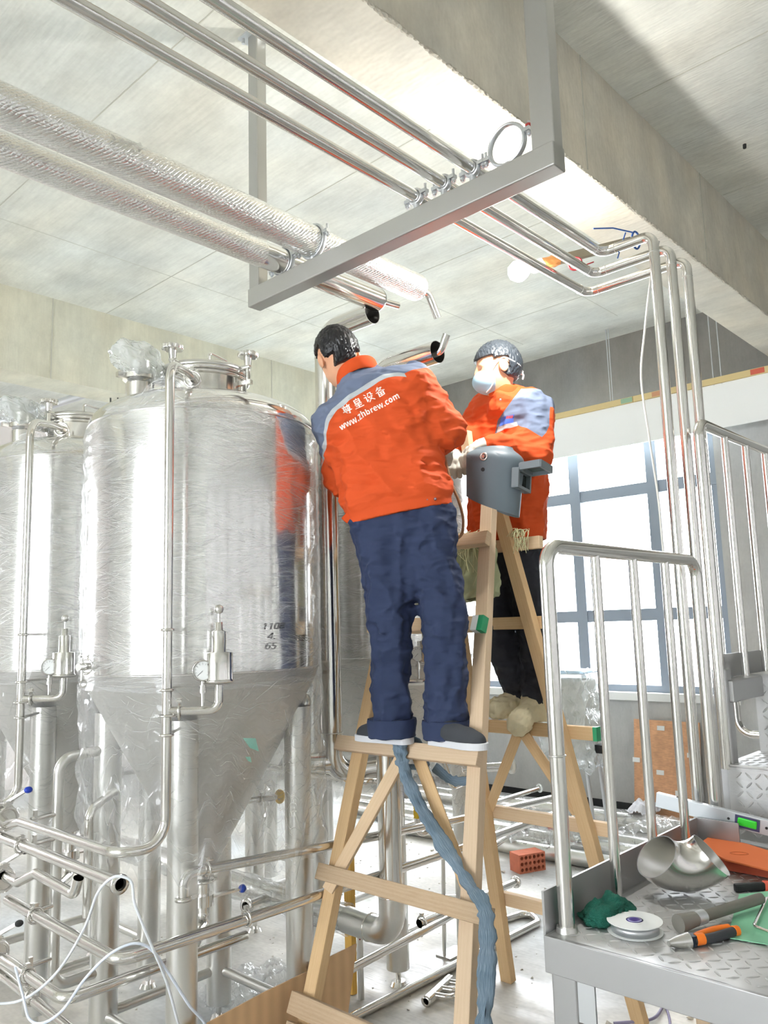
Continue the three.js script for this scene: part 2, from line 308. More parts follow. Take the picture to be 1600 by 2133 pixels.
function crumple(g, amp, f, dirScale = 1) { // push vertices of a shell about with ridged noise
  const p = g.attributes.position, n = g.attributes.normal;
  for (let i = 0; i < p.count; i++) { const x = p.getX(i), y = p.getY(i), z = p.getZ(i), k = amp * (n3(x * f, y * f * dirScale, z * f) + .5 * n3(x * f * 2.3, y * f * 2.3, z * f * 2.3 + 7)); p.setXYZ(i, x + n.getX(i) * k, y + n.getY(i) * k, z + n.getZ(i) * k); }
  g.computeVertexNormals(); return g;
}
function makeTank(label) {
  const t = thing('fermentation_tank', label, 'tank', 'stainless tanks wrapped in film');
  const shell = part(t, 'shell', lathe([[TR, 1.46], [TR + .001, 1.5], [TR + .001, 2.38], [TR, 2.40]], 96), M.shell);
  part(shell, 'weld_seam', [new THREE.TorusGeometry(TR, .0035, 6, 96).rotateX(Math.PI / 2).translate(0, 2.40, 0), new THREE.TorusGeometry(TR, .004, 6, 96).rotateX(Math.PI / 2).translate(0, 1.455, 0)], M.satin);
  const dome = []; for (let k = 0; k <= 16; k++) { const a = k / 16 * Math.PI / 2; dome.push([TR * Math.cos(a) + .0001, 2.40 + .155 * Math.pow(Math.sin(a), .9)]); }
  part(t, 'domed_top', lathe(dome, 96), M.shell);
  part(t, 'cone', lathe([[.05, .70], [.052, .72], [.25, 1.07], [.435, 1.40], [TR - .004, 1.44], [TR, 1.46]], 72), M.matte, 'satin steel cone bottom');
  const outlet = part(t, 'outlet_pipe', pipe([[0, .71, 0], [0, .50, 0], [-.12, .50, .12]], .026, .05), M.steel);
  part(outlet, 'clamp', clampRing([0, .66, 0], [0, 1, 0], .04), M.steel);
  const valve = part(t, 'butterfly_valve', [cyl([0, .57, 0], [0, .61, 0], .042, .042, 20), bar([.04, .59, 0], [.15, .60, .04], .018, .008)], M.steel);
  part(valve, 'lever_grip', new THREE.SphereGeometry(.016, 12, 10).translate(.155, .60, .042), std({ color: hex('#2745a8'), roughness: .4 }), 'blue plastic lever knob');
  for (const [sx, sz] of [[-1, 1], [1, 1], [-1, -1], [1, -1]]) {
    const x = sx * .26, z = sz * .26, l = part(t, 'leg', lathe([[.0005, .07], [.052, .07], [.052, 1.30]], 28).translate(x, 0, z), M.satin);
    part(l, 'levelling_foot', [cyl([x, .015, z], [x, .08, z], .012, .012, 10), cyl([x, 0, z], [x, .018, z], .04, .03, 16)], M.steel);
  }
  part(t, 'valve_cap', new THREE.SphereGeometry(.022, 12, 10).scale(1, 1.3, 1).translate(.30, .93, .10), std({ color: hex('#e2b93a'), roughness: .5 }), 'yellow valve cap');
  part(t, 'drain_valve', [cyl([.06, .93, .02], [.29, .93, .10], .012, .012, 12), clampRing([.22, .93, .075], [.23, 0, .08], .022)], M.steel);
  // cross stretchers low between the legs
  for (const [a, b] of [[[-.26, .26], [.26, .26]], [[-.26, -.26], [.26, -.26]], [[-.26, .26], [-.26, -.26]], [[.26, .26], [.26, -.26]]]) part(t, 'stretcher', cyl([a[0], .20, a[1]], [b[0], .20, b[1]], .019, .019, 14), M.satin);
  // manway on the dome
  const neck = part(t, 'manway_neck', cyl([0, 2.53, 0], [0, 2.645, 0], .174, .174, 48, true), M.shell);
  part(neck, 'clamp_band', [new THREE.TorusGeometry(.177, .011, 10, 56).rotateX(Math.PI / 2).translate(0, 2.646, 0), new THREE.TorusGeometry(.179, .007, 8, 56).rotateX(Math.PI / 2).translate(0, 2.627, 0)], M.steel);
  const lid = part(t, 'manway_lid', lathe([[.185, 2.655], [.187, 2.664], [.179, 2.672], [.12, 2.684], [.0001, 2.69]], 48), M.satin);
  part(lid, 'handle', pipe([[-.02, 2.68, .06], [-.02, 2.74, .06], [.10, 2.74, .02], [.10, 2.675, .02]], .006, .015, 10), M.steel, 'bent wire lid handle');
  for (const a of [200, 290, 20, 110]) {
    const x = Math.cos(a / 57.3) * .212, z = -Math.sin(a / 57.3) * .212, k = part(t, 'lid_knob', knob([x, 2.60, z], .036, .125), M.steel);
    part(k, 'swing_bolt', bar([x * .82, 2.60, z * .82], [x * 1.08, 2.60, z * 1.08], .02, .018), M.steel); part(k, 'lid_lug', cyl([x * .82, 2.66, z * .82], [x * 1.05, 2.665, z * 1.05], .012, .012, 8), M.steel);
  }
  // sight port with a bag over it
  const pp = [-.265, 0, -.055];
  const port = part(t, 'top_port', [cyl([pp[0], 2.46, pp[2]], [pp[0], 2.58, pp[2]], .055, .055, 28), cyl([pp[0], 2.595, pp[2]], [pp[0], 2.615, pp[2]], .068, .068, 28), bar([pp[0] - .10, 2.602, pp[2]], [pp[0] + .10, 2.602, pp[2]], .02, .02)], M.steel);
  part(port, 'sight_glass', cyl([pp[0], 2.615, pp[2]], [pp[0], 2.67, pp[2]], .045, .045, 20), M.satin);
  const bag = new THREE.SphereGeometry(.105, 48, 32); bag.scale(1.15, .62, .9);
  part(t, 'plastic_bag', crumple(bag, .024, 9).rotateZ(-.35).translate(pp[0] - .015, 2.665, pp[2]), M.bag, 'crumpled clear plastic bag tied over the port');
  // cleaning pipe: from the dome down the front of the shell
  const cx = -.44, cz = .44;
  const cip = part(t, 'cleaning_pipe', pipe([[-.19, 2.555, .205], [-.30, 2.54, .31], [cx, 2.505, cz], [cx, .95, cz], [cx - .153, .95, cz], [cx - .153, .95, cz - .70], [cx - .153, .915, cz - .86]], .0158, .085, 16, true), M.steel);
  part(cip, 'clamp', [clampRing([-.20, 2.553, .212], [-.1, .0, .1], .03), clampRing([cx, 1.34, cz], [0, 1, 0], .024)], M.steel);
  part(t, 'spray_ball_inlet', [pipe([[-.15, 2.48, .16], [-.15, 2.555, .16], [-.195, 2.555, .205]], .018, .03)], M.steel);
  for (const y of [1.61, 1.42, 1.28]) part(cip, 'pipe_bracket', [new THREE.TorusGeometry(.019, .005, 8, 18).rotateX(Math.PI / 2).translate(cx, y, cz), bar([cx + .02, y, cz - .02], [cx + .13, y, cz - .13], .012, .01)], M.steel);
  // pressure relief assembly beside the pipe
  const ax = cx + .10, az = cz + .085;
  const rel = part(t, 'relief_valve', [pipe([[cx, 1.355, cz], [cx + .055, 1.352, cz + .045], [ax + .025, 1.352, az + .02], [ax + .025, 1.43, az + .02]], .014, .03), lathe([[.0001, 1.435], [.045, 1.435], [.05, 1.441], [.05, 1.445], [.045, 1.449], [.045, 1.532], [.023, 1.535], [.023, 1.60], [.012, 1.605], [.012, 1.63], [.0001, 1.63]], 28).translate(ax + .025, 0, az + .02)], M.steel);
  part(rel, 'ball_knob', [cyl([ax + .025, 1.63, az + .02], [ax + .025, 1.66, az + .02], .004, .004, 8), new THREE.SphereGeometry(.015, 16, 12).translate(ax + .025, 1.672, az + .02)], M.satin, 'round ball knob on a stem');
  part(rel, 'clamp', clampRing([cx + .03, 1.352, cz + .025], [1, 0, .8], .026), M.steel);
  const gp = [ax - .03, 1.478, az + .01], gd = [-.565, .05, .823];
  const gauge = part(t, 'pressure_gauge', [aim(lathe([[.0001, -.014], [.033, -.014], [.034, .006], [.030, .008], [.029, .002]], 28), gp, gd), cyl([gp[0], gp[1] - .03, gp[2]], [gp[0], gp[1] - .11, gp[2]], .006, .006, 8), cyl([gp[0], gp[1] - .07, gp[2]], [gp[0], gp[1] - .045, gp[2]], .011, .011, 6)], M.steel);
  part(gauge, 'dial', aim(cyl([0, 0, 0], [0, .003, 0], .029, .029, 28), gp, gd), M.white, 'white gauge dial');
  const up = V(0, 1, 0), gq = v3(gd).normalize(), gs = V(0, 0, 0).crossVectors(up, gq).normalize();
  const gg = []; for (let k = 0; k < 11; k++) { const a = (225 - k * 27) / 57.3, o = v3(gp).addScaledVector(gq, .0035), d = gs.clone().multiplyScalar(Math.cos(a)).addScaledVector(up, Math.sin(a)); gg.push(bar(o.clone().addScaledVector(d, .019), o.clone().addScaledVector(d, .025), .0018, .0006, gq)); }
  const o0 = v3(gp).addScaledVector(gq, .004); gg.push(bar(o0, o0.clone().addScaledVector(gs, -.014).addScaledVector(up, -.014), .002, .0008, gq));
  part(gauge, 'dial_marks', gg, M.black);
  // sample valve on the side, blank port low on the shell
  const sv = [-TR + .02, 1.49, -.06]; sv[0] = -.44;
  part(t, 'sample_valve', [cyl([sv[0] + .02, sv[1], sv[2]], [sv[0] - .07, sv[1], sv[2] + .04], .013, .013, 12), clampRing([sv[0] - .03, sv[1], sv[2] + .02], [-1, 0, .5], .026), new THREE.TorusGeometry(.012, .003, 6, 14).translate(sv[0] - .05, sv[1] - .06, sv[2] + .04), cyl([sv[0] - .05, sv[1] - .05, sv[2] + .03], [sv[0] - .05, sv[1] + .03, sv[2] + .03], .006, .006, 8)], M.steel);
  part(t, 'side_port', [aim(lathe([[.0001, .03], [.02, .03], [.04, .018], [.045, 0], [.03, -.02]], 24), [.33, 1.30, .215], [.84, -.25, .54])], M.steel);
  // stretch film round the shell, and a loose skirt of it over the cone
  const wrap = new THREE.CylinderGeometry(TR + .012, TR + .012, 1.02, 180, 70, true); wrap.translate(0, 1.915, 0);
  { const p = wrap.attributes.position, uv = wrap.attributes.uv;
    for (let i = 0; i < p.count; i++) {
      let x = p.getX(i), y = p.getY(i), z = p.getZ(i); const a = Math.atan2(z, x), top = smooth(2.36, 2.43, y), near = Math.exp(-Math.pow((a - 2.356) / .34, 2));
      let k = 1 + (.004 * n3(x * 5, y * 26, z * 5) + .003 * n3(x * 9, y * 60, z * 9)) / TR + near * (.335 - .0) * (TR ? .55 : 0) * (1 - .0 * top); k -= top * .04;
      const lift = near * top * .06 + .02 * n2(a * 3, 4) * top; p.setXYZ(i, x * k, y + lift, z * k); uv.setXY(i, uv.getX(i) * 4, uv.getY(i) * 1.4);
    } wrap.computeVertexNormals(); }
  part(t, 'film_wrap', wrap, M.film, 'clear stretch film wound round the shell and cleaning pipe');
  const skirt = new THREE.CylinderGeometry(TR + .012, .40, .62, 160, 50, true); skirt.translate(0, 1.11, 0);
  { const p = skirt.attributes.position, uv = skirt.attributes.uv;
    for (let i = 0; i < p.count; i++) {
      let x = p.getX(i), y = p.getY(i), z = p.getZ(i); const a = Math.atan2(z, x), s = clamp((1.42 - y) / .62), near = Math.exp(-Math.pow((a - 2.356) / .3, 2)), legs = .5 + .5 * Math.cos(4 * a + Math.PI);
      const q = 1 + s * .22 * legs - s * .06 + near * .18 * (1 - s) + (s + .15) * (.055 * n3(x * 4, y * 6, z * 4) + .03 * n3(x * 11, y * 9, z * 11));
      p.setXYZ(i, x * q, y - s * (.10 * n2(a * 1.5, 8) + .07 * n2(a * 5, 3)) - s * .12 * Math.max(0, Math.cos(a - .9)), z * q); uv.setXY(i, uv.getX(i) * 2, uv.getY(i));
    } skirt.computeVertexNormals(); }
  part(t, 'film_skirt', skirt, M.haze, 'loose crumpled film hanging round the cone');
  return t;
}
const tankA = makeTank('large film wrapped tank in front, reflecting an orange jacket');
tankA.position.set(1.88, 0, -2.74);
{ // stickers and marker notes on the near tank only
  const mk = document.createElement('canvas'); mk.width = 256; mk.height = 256; const c = mk.getContext('2d'); c.clearRect(0, 0, 256, 256); c.fillStyle = '#1c1c22'; c.font = 'italic 40px sans-serif';
  c.fillText('1108', 20, 60); c.fillText('4.', 40, 105); c.fillText('65', 30, 150); c.fillText('1935', 150, 120); c.fillText('7', 180, 200);
  const tx = new THREE.CanvasTexture(mk); tx.colorSpace = THREE.SRGBColorSpace;
  const g = new THREE.CylinderGeometry(TR + .004, TR + .004, .2, 12, 1, true, -.2, .65).translate(0, 1.55, 0);
  part(tankA, 'marker_note', g, std({ map: tx, transparent: true, roughness: .6, side: THREE.DoubleSide }), 'black handwritten marker figures');
}
{
  const teal = std({ color: hex('#7fc7b4'), roughness: .8, side: THREE.DoubleSide }), flag = (w, h, x, y, z) => part(tankA, 'paper_scrap', new THREE.ExtrudeGeometry(new THREE.Shape([new THREE.Vector2(-w, h), new THREE.Vector2(w * .6, h * .8), new THREE.Vector2(w, -h), new THREE.Vector2(-w * .1, -h * .4)]), { depth: .001, bevelEnabled: false }).rotateY(-.3).translate(x, y, z), teal, 'small teal paper scrap under the film');
  flag(.03, .026, -.065, 1.20, .385); flag(.012, .011, -.066, 1.148, .372);
}
const tankB = copyOf(tankA, [-.02, 0, -1.04], 'film wrapped tank at the left edge with a bagged top port');
tankB.children.filter(c => c.name === 'marker_note' || c.name === 'paper_scrap').forEach(c => tankB.remove(c));
const tankC = copyOf(tankB, [1.26, 0, .88], 'film wrapped tank standing behind the man in blue trousers');
const tankD = copyOf(tankB, [1.26, 0, -.16], 'tank mostly hidden behind the two front tanks');

const flange = (p, d, r) => aim(lathe([[r * .62, -.006], [r, -.006], [r, .004], [r * .62, .006]], 24), p, d);
// ---------------------------------------------------------------- pipe bracket hung from the ceiling
{
  const t = thing('pipe_bracket', 'square steel trapeze bracket hanging from the ceiling under the pipes', 'bracket');
  const x = 1.91, za = -2.44, zb = -1.085, y0 = 2.87, y1 = 2.945, w = .075;
  part(t, 'hanger_post', rbox(x - .025, y0 + .01, za - .005, x + .025, H, za + w - .02, .005), M.square);
  part(t, 'hanger_post', rbox(x - .025, y0 + .01, zb - .04, x + .025, H, zb + .035, .005), M.square);
  part(t, 'cross_bar', rbox(x - .032, y0, za - .005, x + .032, y1, zb + .035, .005), M.square);
  part(t, 'mounting_plate', [box(x - .05, H - .008, za - .04, x + .05, H, za + .10), cyl([x - .035, H - .03, za - .02], [x - .035, H, za - .02], .008, .008, 6), cyl([x + .035, H - .03, za + .08], [x + .035, H, za + .08], .008, .008, 6)], M.galv);
  part(t, 'mounting_plate', box(x - .05, H - .008, zb - .09, x + .05, H, zb + .08), M.galv);
  // pipe clamps standing on the bar
  const hoop = (z, y, r, w2 = .012, gap = 0) => {
    const tor = new THREE.TorusGeometry(r, .006, 8, 40, Math.PI * 2); tor.scale(1, 1, 1.8).rotateY(Math.PI / 2).translate(x, y, z);
    const lug = s => { const d = V(0, Math.sin(.35 * s), Math.cos(.35)); const a = V(x, y + s * r * .25, z + s * r * 1.02), b = V(x, y + s * r * .25, z + s * (r + .022)); return merge([bar(a, b, .02, .012, V(1, 0, 0)), cyl([x, b.y - .022, b.z - s * .006], [x, b.y + .026, b.z - s * .006], .0045, .0045, 8), cyl([x, b.y - .016, b.z - s * .006], [x, b.y - .008, b.z - s * .006], .009, .009, 6)]); };
    return merge([tor, lug(1), lug(-1), cyl([x, y1 - .005, z], [x, y - r + .004, z], .011, .011, 12)]);
  };
  for (const z of [-1.582, -1.466, -1.352]) part(t, 'pipe_clamp', hoop(z, 3.0, .0235), M.galv);
  const ring = part(t, 'pipe_clamp', hoop(-1.222, 3.02, .062), M.galv, 'large empty ring clamp');
  part(ring, 'red_bolt_cap', new THREE.SphereGeometry(.010, 10, 8).scale(1, .7, 1).translate(x, 3.048, -1.145), std({ color: hex('#a8322c'), roughness: .5 }));
  part(t, 'pipe_clamp', hoop(-2.09, 3.028, .063), M.galv); part(t, 'pipe_clamp', hoop(-2.26, 3.005, .055), M.galv);
  settle(t);
}
// three overhead pipes: along the hall, across, then down
[[-1.582, 3.035, 'lowest of the three overhead steel pipes, dropping furthest right'], [-1.466, 2.885, 'middle one of the three overhead steel pipes'], [-1.352, 2.735, 'upper of the three overhead steel pipes, nearest the concrete beam']].forEach(([z, xe, label]) => {
  const t = thing('steel_pipe', label, 'pipe', 'three overhead pipes');
  part(t, 'tube', pipe([[-2.2, 3.0, z], [xe, 3.0, z], [xe, 3.0, -1.145], [xe, .02, -1.145]], .019, .042, 20), M.steel);
  part(t, 'weld_ring', [new THREE.TorusGeometry(.0192, .0012, 6, 24).rotateY(Math.PI / 2).translate(xe - .06, 3.0, z), new THREE.TorusGeometry(.0192, .0012, 6, 24).translate(xe, 3.0, z + .06), new THREE.TorusGeometry(.0192, .0012, 6, 24).rotateX(Math.PI / 2).translate(xe, 2.93, -1.145)], M.satin);
  settle(t);
});
// foil-wrapped insulated pipes
M.foil = std({ color: rgb(.90, .895, .875), metalness: 1, roughness: .26, bumpScale: .0032, bumpMap: dataTex(1024, 1024, (u, v) => { const q = clamp(.35 + .5 * Math.pow(Math.abs(Math.sin(Math.PI * (v * 60 + u * 22 + .35 * tile(u, v, 10, 5)))), .6) + .25 * tile(u, v, 40, 6)); return [q, q, q]; }, false) });
M.foil.bumpMap.repeat.set(3, 1.2);
{
  const t = thing('insulated_pipe', 'thick foil wrapped pipe with a spiral twist and a bent stub end', 'pipe', 'foil wrapped overhead pipes');
  const pts = []; for (let k = 0; k <= 60; k++) pts.push(V(mix(-2.2, 2.50, k / 60), 3.028, -2.09));
  part(t, 'jacket', sweep(pts, .058, 32, false), M.foil);
  part(t, 'end_cap', aim(lathe([[.058, 0], [.052, .02], [.03, .035], [.02, .04], [.0001, .04]], 28), [2.50, 3.028, -2.09], [1, -.08, .05]), M.foil);
  part(t, 'stub', pipe([[2.52, 3.025, -2.09], [2.575, 3.02, -2.085], [2.62, 2.92, -2.074]], .0165, .03, 16), M.steel, 'bare pipe stub bent downward');
  part(t, 'film_tear', crumple(new THREE.PlaneGeometry(.10, .05, 12, 8), .012, 30).rotateX(-.8).translate(1.12, 3.04, -2.025), M.haze); settle(t);
}
{
  const t = thing('insulated_pipe', 'lower smooth insulated pipe beside the foil wrapped one', 'pipe', 'foil wrapped overhead pipes');
  part(t, 'jacket', sweep([V(-2.2, 3.005, -2.26), V(1.0, 3.005, -2.26), V(1.80, 3.005, -2.26)], .050, 32, false), M.foil);
  part(t, 'bare_sleeve', sweep([V(1.79, 3.005, -2.26), V(2.44, 3.005, -2.26)], .049, 32, false), M.steel);
  part(t, 'end_cap', aim(lathe([[.05, 0], [.046, .01], [.0001, .012]], 28), [2.44, 3.005, -2.26], [1, 0, 0]), M.satin);
  part(t, 'stub', cyl([2.44, 3.005, -2.255], [2.56, 3.012, -2.25], .0155, .0155, 16), M.steel); settle(t);
}
// ---------------------------------------------------------------- work lamp tied to the pipes
M.glow = std({ color: rgb(1, 1, 1), emissive: rgb(1, 1, .97), emissiveIntensity: 30, roughness: .5 });
{
  const t = thing('work_lamp', 'lit white bulb hanging from the pipes by an orange tape', 'lamp');
  const p = BULB.position, dir = V(.115, .045, .13).normalize();
  const b = v3(p);
  part(t, 'bulb', aim(lathe([[.0001, -.045], [.026, -.036], [.042, -.012], [.044, .006], [.034, .028], [.02, .044], [.015, .05]], 24), b, dir), M.glow, 'glowing white bulb');
  part(t, 'bulb_body', aim(lathe([[.0155, .048], [.026, .062], [.028, .10], [.02, .115], [.0001, .116]], 20), b, dir), phys({ color: rgb(.86, .88, .88), roughness: .35 }));
  part(t, 'tape', crumple(aim(new THREE.CylinderGeometry(.022, .024, .07, 18, 6).translate(0, .14, 0), b, dir), .004, 60), std({ color: hex('#c98a4c'), roughness: .6 }), 'orange brown tape round the socket');
  const s = b.clone().addScaledVector(dir, .16);
  part(t, 'batten', bar(s, [3.02, 3.15, -1.36], .035, .022, V(0, 1, 0)), std({ color: hex('#8f8672'), roughness: .9 }), 'short wooden batten');
  const redTie = std({ color: hex('#b1232c'), roughness: .5 }); part(t, 'red_tie', new THREE.TorusGeometry(.026, .004, 6, 20).rotateY(Math.PI / 2 + .3).translate(2.80, 3.03, -1.50), redTie); part(t, 'red_tie_end', [pipe([[2.83, 3.06, -1.53], [2.86, 3.04, -1.50], [2.90, 3.06, -1.47]], .0025, .02, 6)], redTie);
  part(t, 'blue_tie', [new THREE.TorusGeometry(.032, .004, 6, 20).rotateX(.1).translate(2.79, 3.03, -1.235), pipe([[2.78, 3.06, -1.24], [2.72, 3.075, -1.29], [2.66, 3.07, -1.34]], .003, .02, 6), pipe([[2.76, 3.06, -1.26], [2.75, 3.0, -1.28], [2.74, 2.96, -1.29]], .0025, .02, 6)], std({ color: hex('#2757a0'), roughness: .5 }));
  const L = new THREE.PointLight(rgb(...BULB.color), BULB.intensity, 0, 2); L.castShadow = true; L.shadow.radius = 1.4; L.position.copy(b); scene.add(L);
  settle(t);
}
// thin white cable hanging from the pipes
single('lamp_cable', sweep(spline([[2.92, 3.06, -1.20], [2.93, 2.98, -1.235], [2.95, 2.72, -1.30], [2.945, 2.55, -1.325], [2.95, 2.32, -1.315], [2.96, 2.05, -1.30], [2.965, 1.9, -1.30], [2.96, 1.5, -1.29]], 60), .0045, 8), std({ color: hex('#d8d6cf'), roughness: .5 }), 'thin white cable hanging down beside the vertical pipes', 'cable');

// ---------------------------------------------------------------- risers behind the man
function hollow(pts, r, bend, mat, parent, name, openAt) { // tube open at its end with a dark inside
  const p = rounded(pts, bend, 10), outer = sweep(p, r, 28, false), inner = sweep(p, r * .955, 28, false);
  const e = p[p.length - 1], d = e.clone().sub(p[p.length - 2]).normalize();
  part(parent, name, merge([outer, aim(new THREE.RingGeometry(r * .955, r, 28).rotateX(-Math.PI / 2), e, d)]), mat); part(parent, name + '_bore', inner, mat);
}
{
  const t = thing('riser_pipe', 'thick steel riser just right of the big tank, elbow open at the top', 'pipe', 'open ended risers');
  hollow([[2.42, 1.16, -2.58], [2.42, 2.945, -2.58], [2.42, 2.945, -2.275]], .0465, .10, M.steel, t, 'tube');
  part(t, 'bottom_elbow', pipe([[2.42, 1.17, -2.58], [2.42, .99, -2.58], [2.72, .99, -2.50]], .0468, .10, 28), M.steel);
  part(t, 'tee', cyl([2.42, 1.04, -2.58], [2.25, 1.04, -2.70], .04, .04, 24), M.steel);
  for (const y of [1.16, 2.82]) part(t, 'weld_ring', new THREE.TorusGeometry(.047, .002, 6, 32).rotateX(Math.PI / 2).translate(2.42, y, -2.58), M.satin);
  part(t, 'film_scrap', crumple(new THREE.PlaneGeometry(.10, .06, 10, 8), .014, 30).rotateY(.7).translate(2.40, 2.99, -2.30), M.haze); settle(t);
}
{
  const t = thing('riser_pipe', 'thick steel riser in front of the others, ending in a floor elbow', 'pipe', 'open ended risers');
  hollow([[2.465, .54, -2.30], [2.465, 2.70, -2.30], [2.465, 2.70, -1.96]], .047, .10, M.steel, t, 'tube');
  part(t, 'inner_pipe', pipe([[2.465, 2.69, -2.10], [2.465, 2.695, -1.945], [2.465, 2.76, -1.91]], .0155, .04, 16), M.steel, 'thin inner pipe bent upward');
  const el = part(t, 'floor_elbow', pipe([[2.465, .56, -2.30], [2.465, .40, -2.30], [2.465, .40, -2.56]], .052, .095, 28), M.satin);
  part(el, 'weld_ring', new THREE.TorusGeometry(.0525, .003, 6, 32).rotateX(Math.PI / 2).translate(2.465, .545, -2.30), M.steel); part(el, 'weld_ring', new THREE.TorusGeometry(.0525, .003, 6, 32).translate(2.465, .40, -2.42), M.steel);
  const fl = new THREE.CylinderGeometry(.062, .062, 1.9, 36, 80, true).rotateX(Math.PI / 2); part(t, 'wrapped_run', crumple(fl, .005, 14).translate(2.465, .40, -3.5), M.haze, 'film wrapped pipe run under the tanks');
  part(t, 'core_pipe', cyl([2.465, .40, -2.5], [2.465, .40, -4.45], .05, .05, 24), M.steel);
  part(t, 'branch_port', [cyl([2.465, .40, -3.05], [2.30, .40, -3.02], .022, .022, 20, true), cyl([2.465, .40, -3.05], [2.30, .40, -3.02], .017, .017, 20, true), flange([2.30, .40, -3.02], [-.98, 0, .18], .034)], M.steel); settle(t);
}
// ---------------------------------------------------------------- low manifold pipes
function lowPipe(label, pts, r, bend, extra = []) {
  const t = thing('process_pipe', label, 'pipe', 'low process pipes under the tanks'); part(t, 'tube', pipe(pts, r, bend, 16, false), M.steel); part(t, 'inner_wall', pipe(pts, r * .86, bend, 16, false), M.steel);
  for (const [n, g, m, l] of extra) part(t, n, g, m ?? M.steel, l); return settle(t);
}
const XM = 1.287;
lowPipe('straight pipe at lower left with an open end', [[XM, .875, -3.20], [XM, .868, -2.302]], .0185, .04, [['ferrule', flange([XM, .868, -2.30], [0, 0, 1], .029)], ['clamp', clampRing([XM, .87, -2.98], [0, 0, 1], .024)]]);
lowPipe('short kinked pipe at lower left turning up at its end', [[XM, .745, -3.10], [XM, .745, -3.0], [XM, .80, -2.86], [XM, .785, -2.58], [XM, .84, -2.555]], .0165, .03);
lowPipe('pipe at lower left bending round the leg into a long run', [[XM + .03, .65, -3.15], [XM + .04, .627, -2.365], [2.97, .60, -2.365], [3.9, .58, -2.42]], .0185, .05, [['clamp', clampRing([1.80, .622, -2.365], [1, 0, 0], .026)], ['clamp', clampRing([XM + .035, .64, -2.93], [0, 0, 1], .026)]]);
lowPipe('lower left pipe bending into the second long run', [[XM, .468, -3.12], [XM, .468, -2.99], [XM, .458, -2.63], [1.50, .457, -2.63], [2.0, .452, -2.63]], .0185, .05, [['clamp', clampRing([XM, .462, -2.9], [0, 0, 1], .026)]]);
lowPipe('lowest pipe at the bottom left corner', [[XM + .02, .40, -3.2], [XM + .02, .36, -2.5]], .0165, .04, [['clamp', clampRing([XM + .02, .39, -2.9], [0, 0, 1], .026)]]);
lowPipe('long inclined pipe starting in a hanging elbow at the tank leg', [[1.575, .735, -2.405], [1.575, .812, -2.405], [2.13, .778, -2.385], [2.48, .757, -2.374], [3.07, .72, -2.372], [3.9, .67, -2.40]], .017, .05, [['ferrule', flange([1.575, .735, -2.405], [0, 1, 0], .028)], ['clamp', clampRing([1.66, .806, -2.40], [1, -.06, 0], .026)]]);
lowPipe('pipe clamped to the leg behind the denim strap', [[2.90, .27, -2.54], [3.66, .27, -2.53]], .0185, .04, [['ferrule', flange([3.66, .27, -2.53], [1, 0, 0], .03)], ['clamp', clampRing([2.92, .27, -2.54], [1, 0, 0], .026)]]);
lowPipe('lowest long pipe crossing behind the stepladder', [[2.20, .25, -2.456], [3.2, .25, -2.53], [3.6, .25, -2.56]], .0175, .04);
lowPipe('long pipe lying on the floor below the floor elbow', [[2.434, .02, -2.55], [3.86, .02, -2.53], [3.95, .02, -2.66], [3.55, .02, -2.74]], .019, .06);
// frame that carries the manifold, fixed to the tank leg
{
  const t = thing('manifold_stand', 'bent tube stand holding the low pipes beside the tank leg', 'pipe stand');
  part(t, 'tube', pipe([[1.60, 1.16, -2.99], [1.42, 1.15, -2.99], [1.42, .36, -2.99], [1.585, .36, -2.99]], .019, .055, 16), M.satin);
  part(t, 'drop_tube', pipe([[1.58, 1.02, -2.87], [1.46, .98, -2.83], [1.46, .62, -2.83]], .0165, .05, 14), M.steel);
  for (const y of [.955, .87, .64, .462, .39]) part(t, 'stand_off', [cyl([1.42, y, -2.985], [1.315, y, -2.975], .008, .008, 10), bar([1.33, y - .03, -2.975], [1.33, y + .03, -2.975], .012, .012)], M.steel);
  settle(t);
}
{ // valves at the left edge of the manifold
  [[[XM, .945, -3.16], 'upper butterfly valve at the far left edge'], [[XM, .73, -3.17], 'lower butterfly valve at the far left edge'], [[XM, .475, -3.2], 'bottom left valve on the second run']].forEach(([p, label], i) => {
    const t = thing('manifold_valve', label, 'valve', 'valves on the left manifold'), [x, y, z] = p;
    part(t, 'body', [cyl([x, y, z - .05], [x, y, z + .05], .034, .034, 24), cyl([x, y, z - .012], [x, y, z + .012], .05, .05, 24), clampRing([x, y, z + .05], [0, 0, 1], .038), clampRing([x, y, z - .05], [0, 0, 1], .038)], M.steel);
    const lev = part(t, 'lever', bar([x, y + .04, z], [x + .05, y + .10, z + .10], .016, .006), M.satin);
    part(lev, 'lever_tip', new THREE.SphereGeometry(.013, 12, 10).scale(1.2, .9, 1).translate(x + .05, y + .10, z + .105), i ? M.dark : std({ color: hex('#1f3fb4'), roughness: .35 }), i ? 'black lever tip' : 'blue lever knob'); settle(t);
  });
}

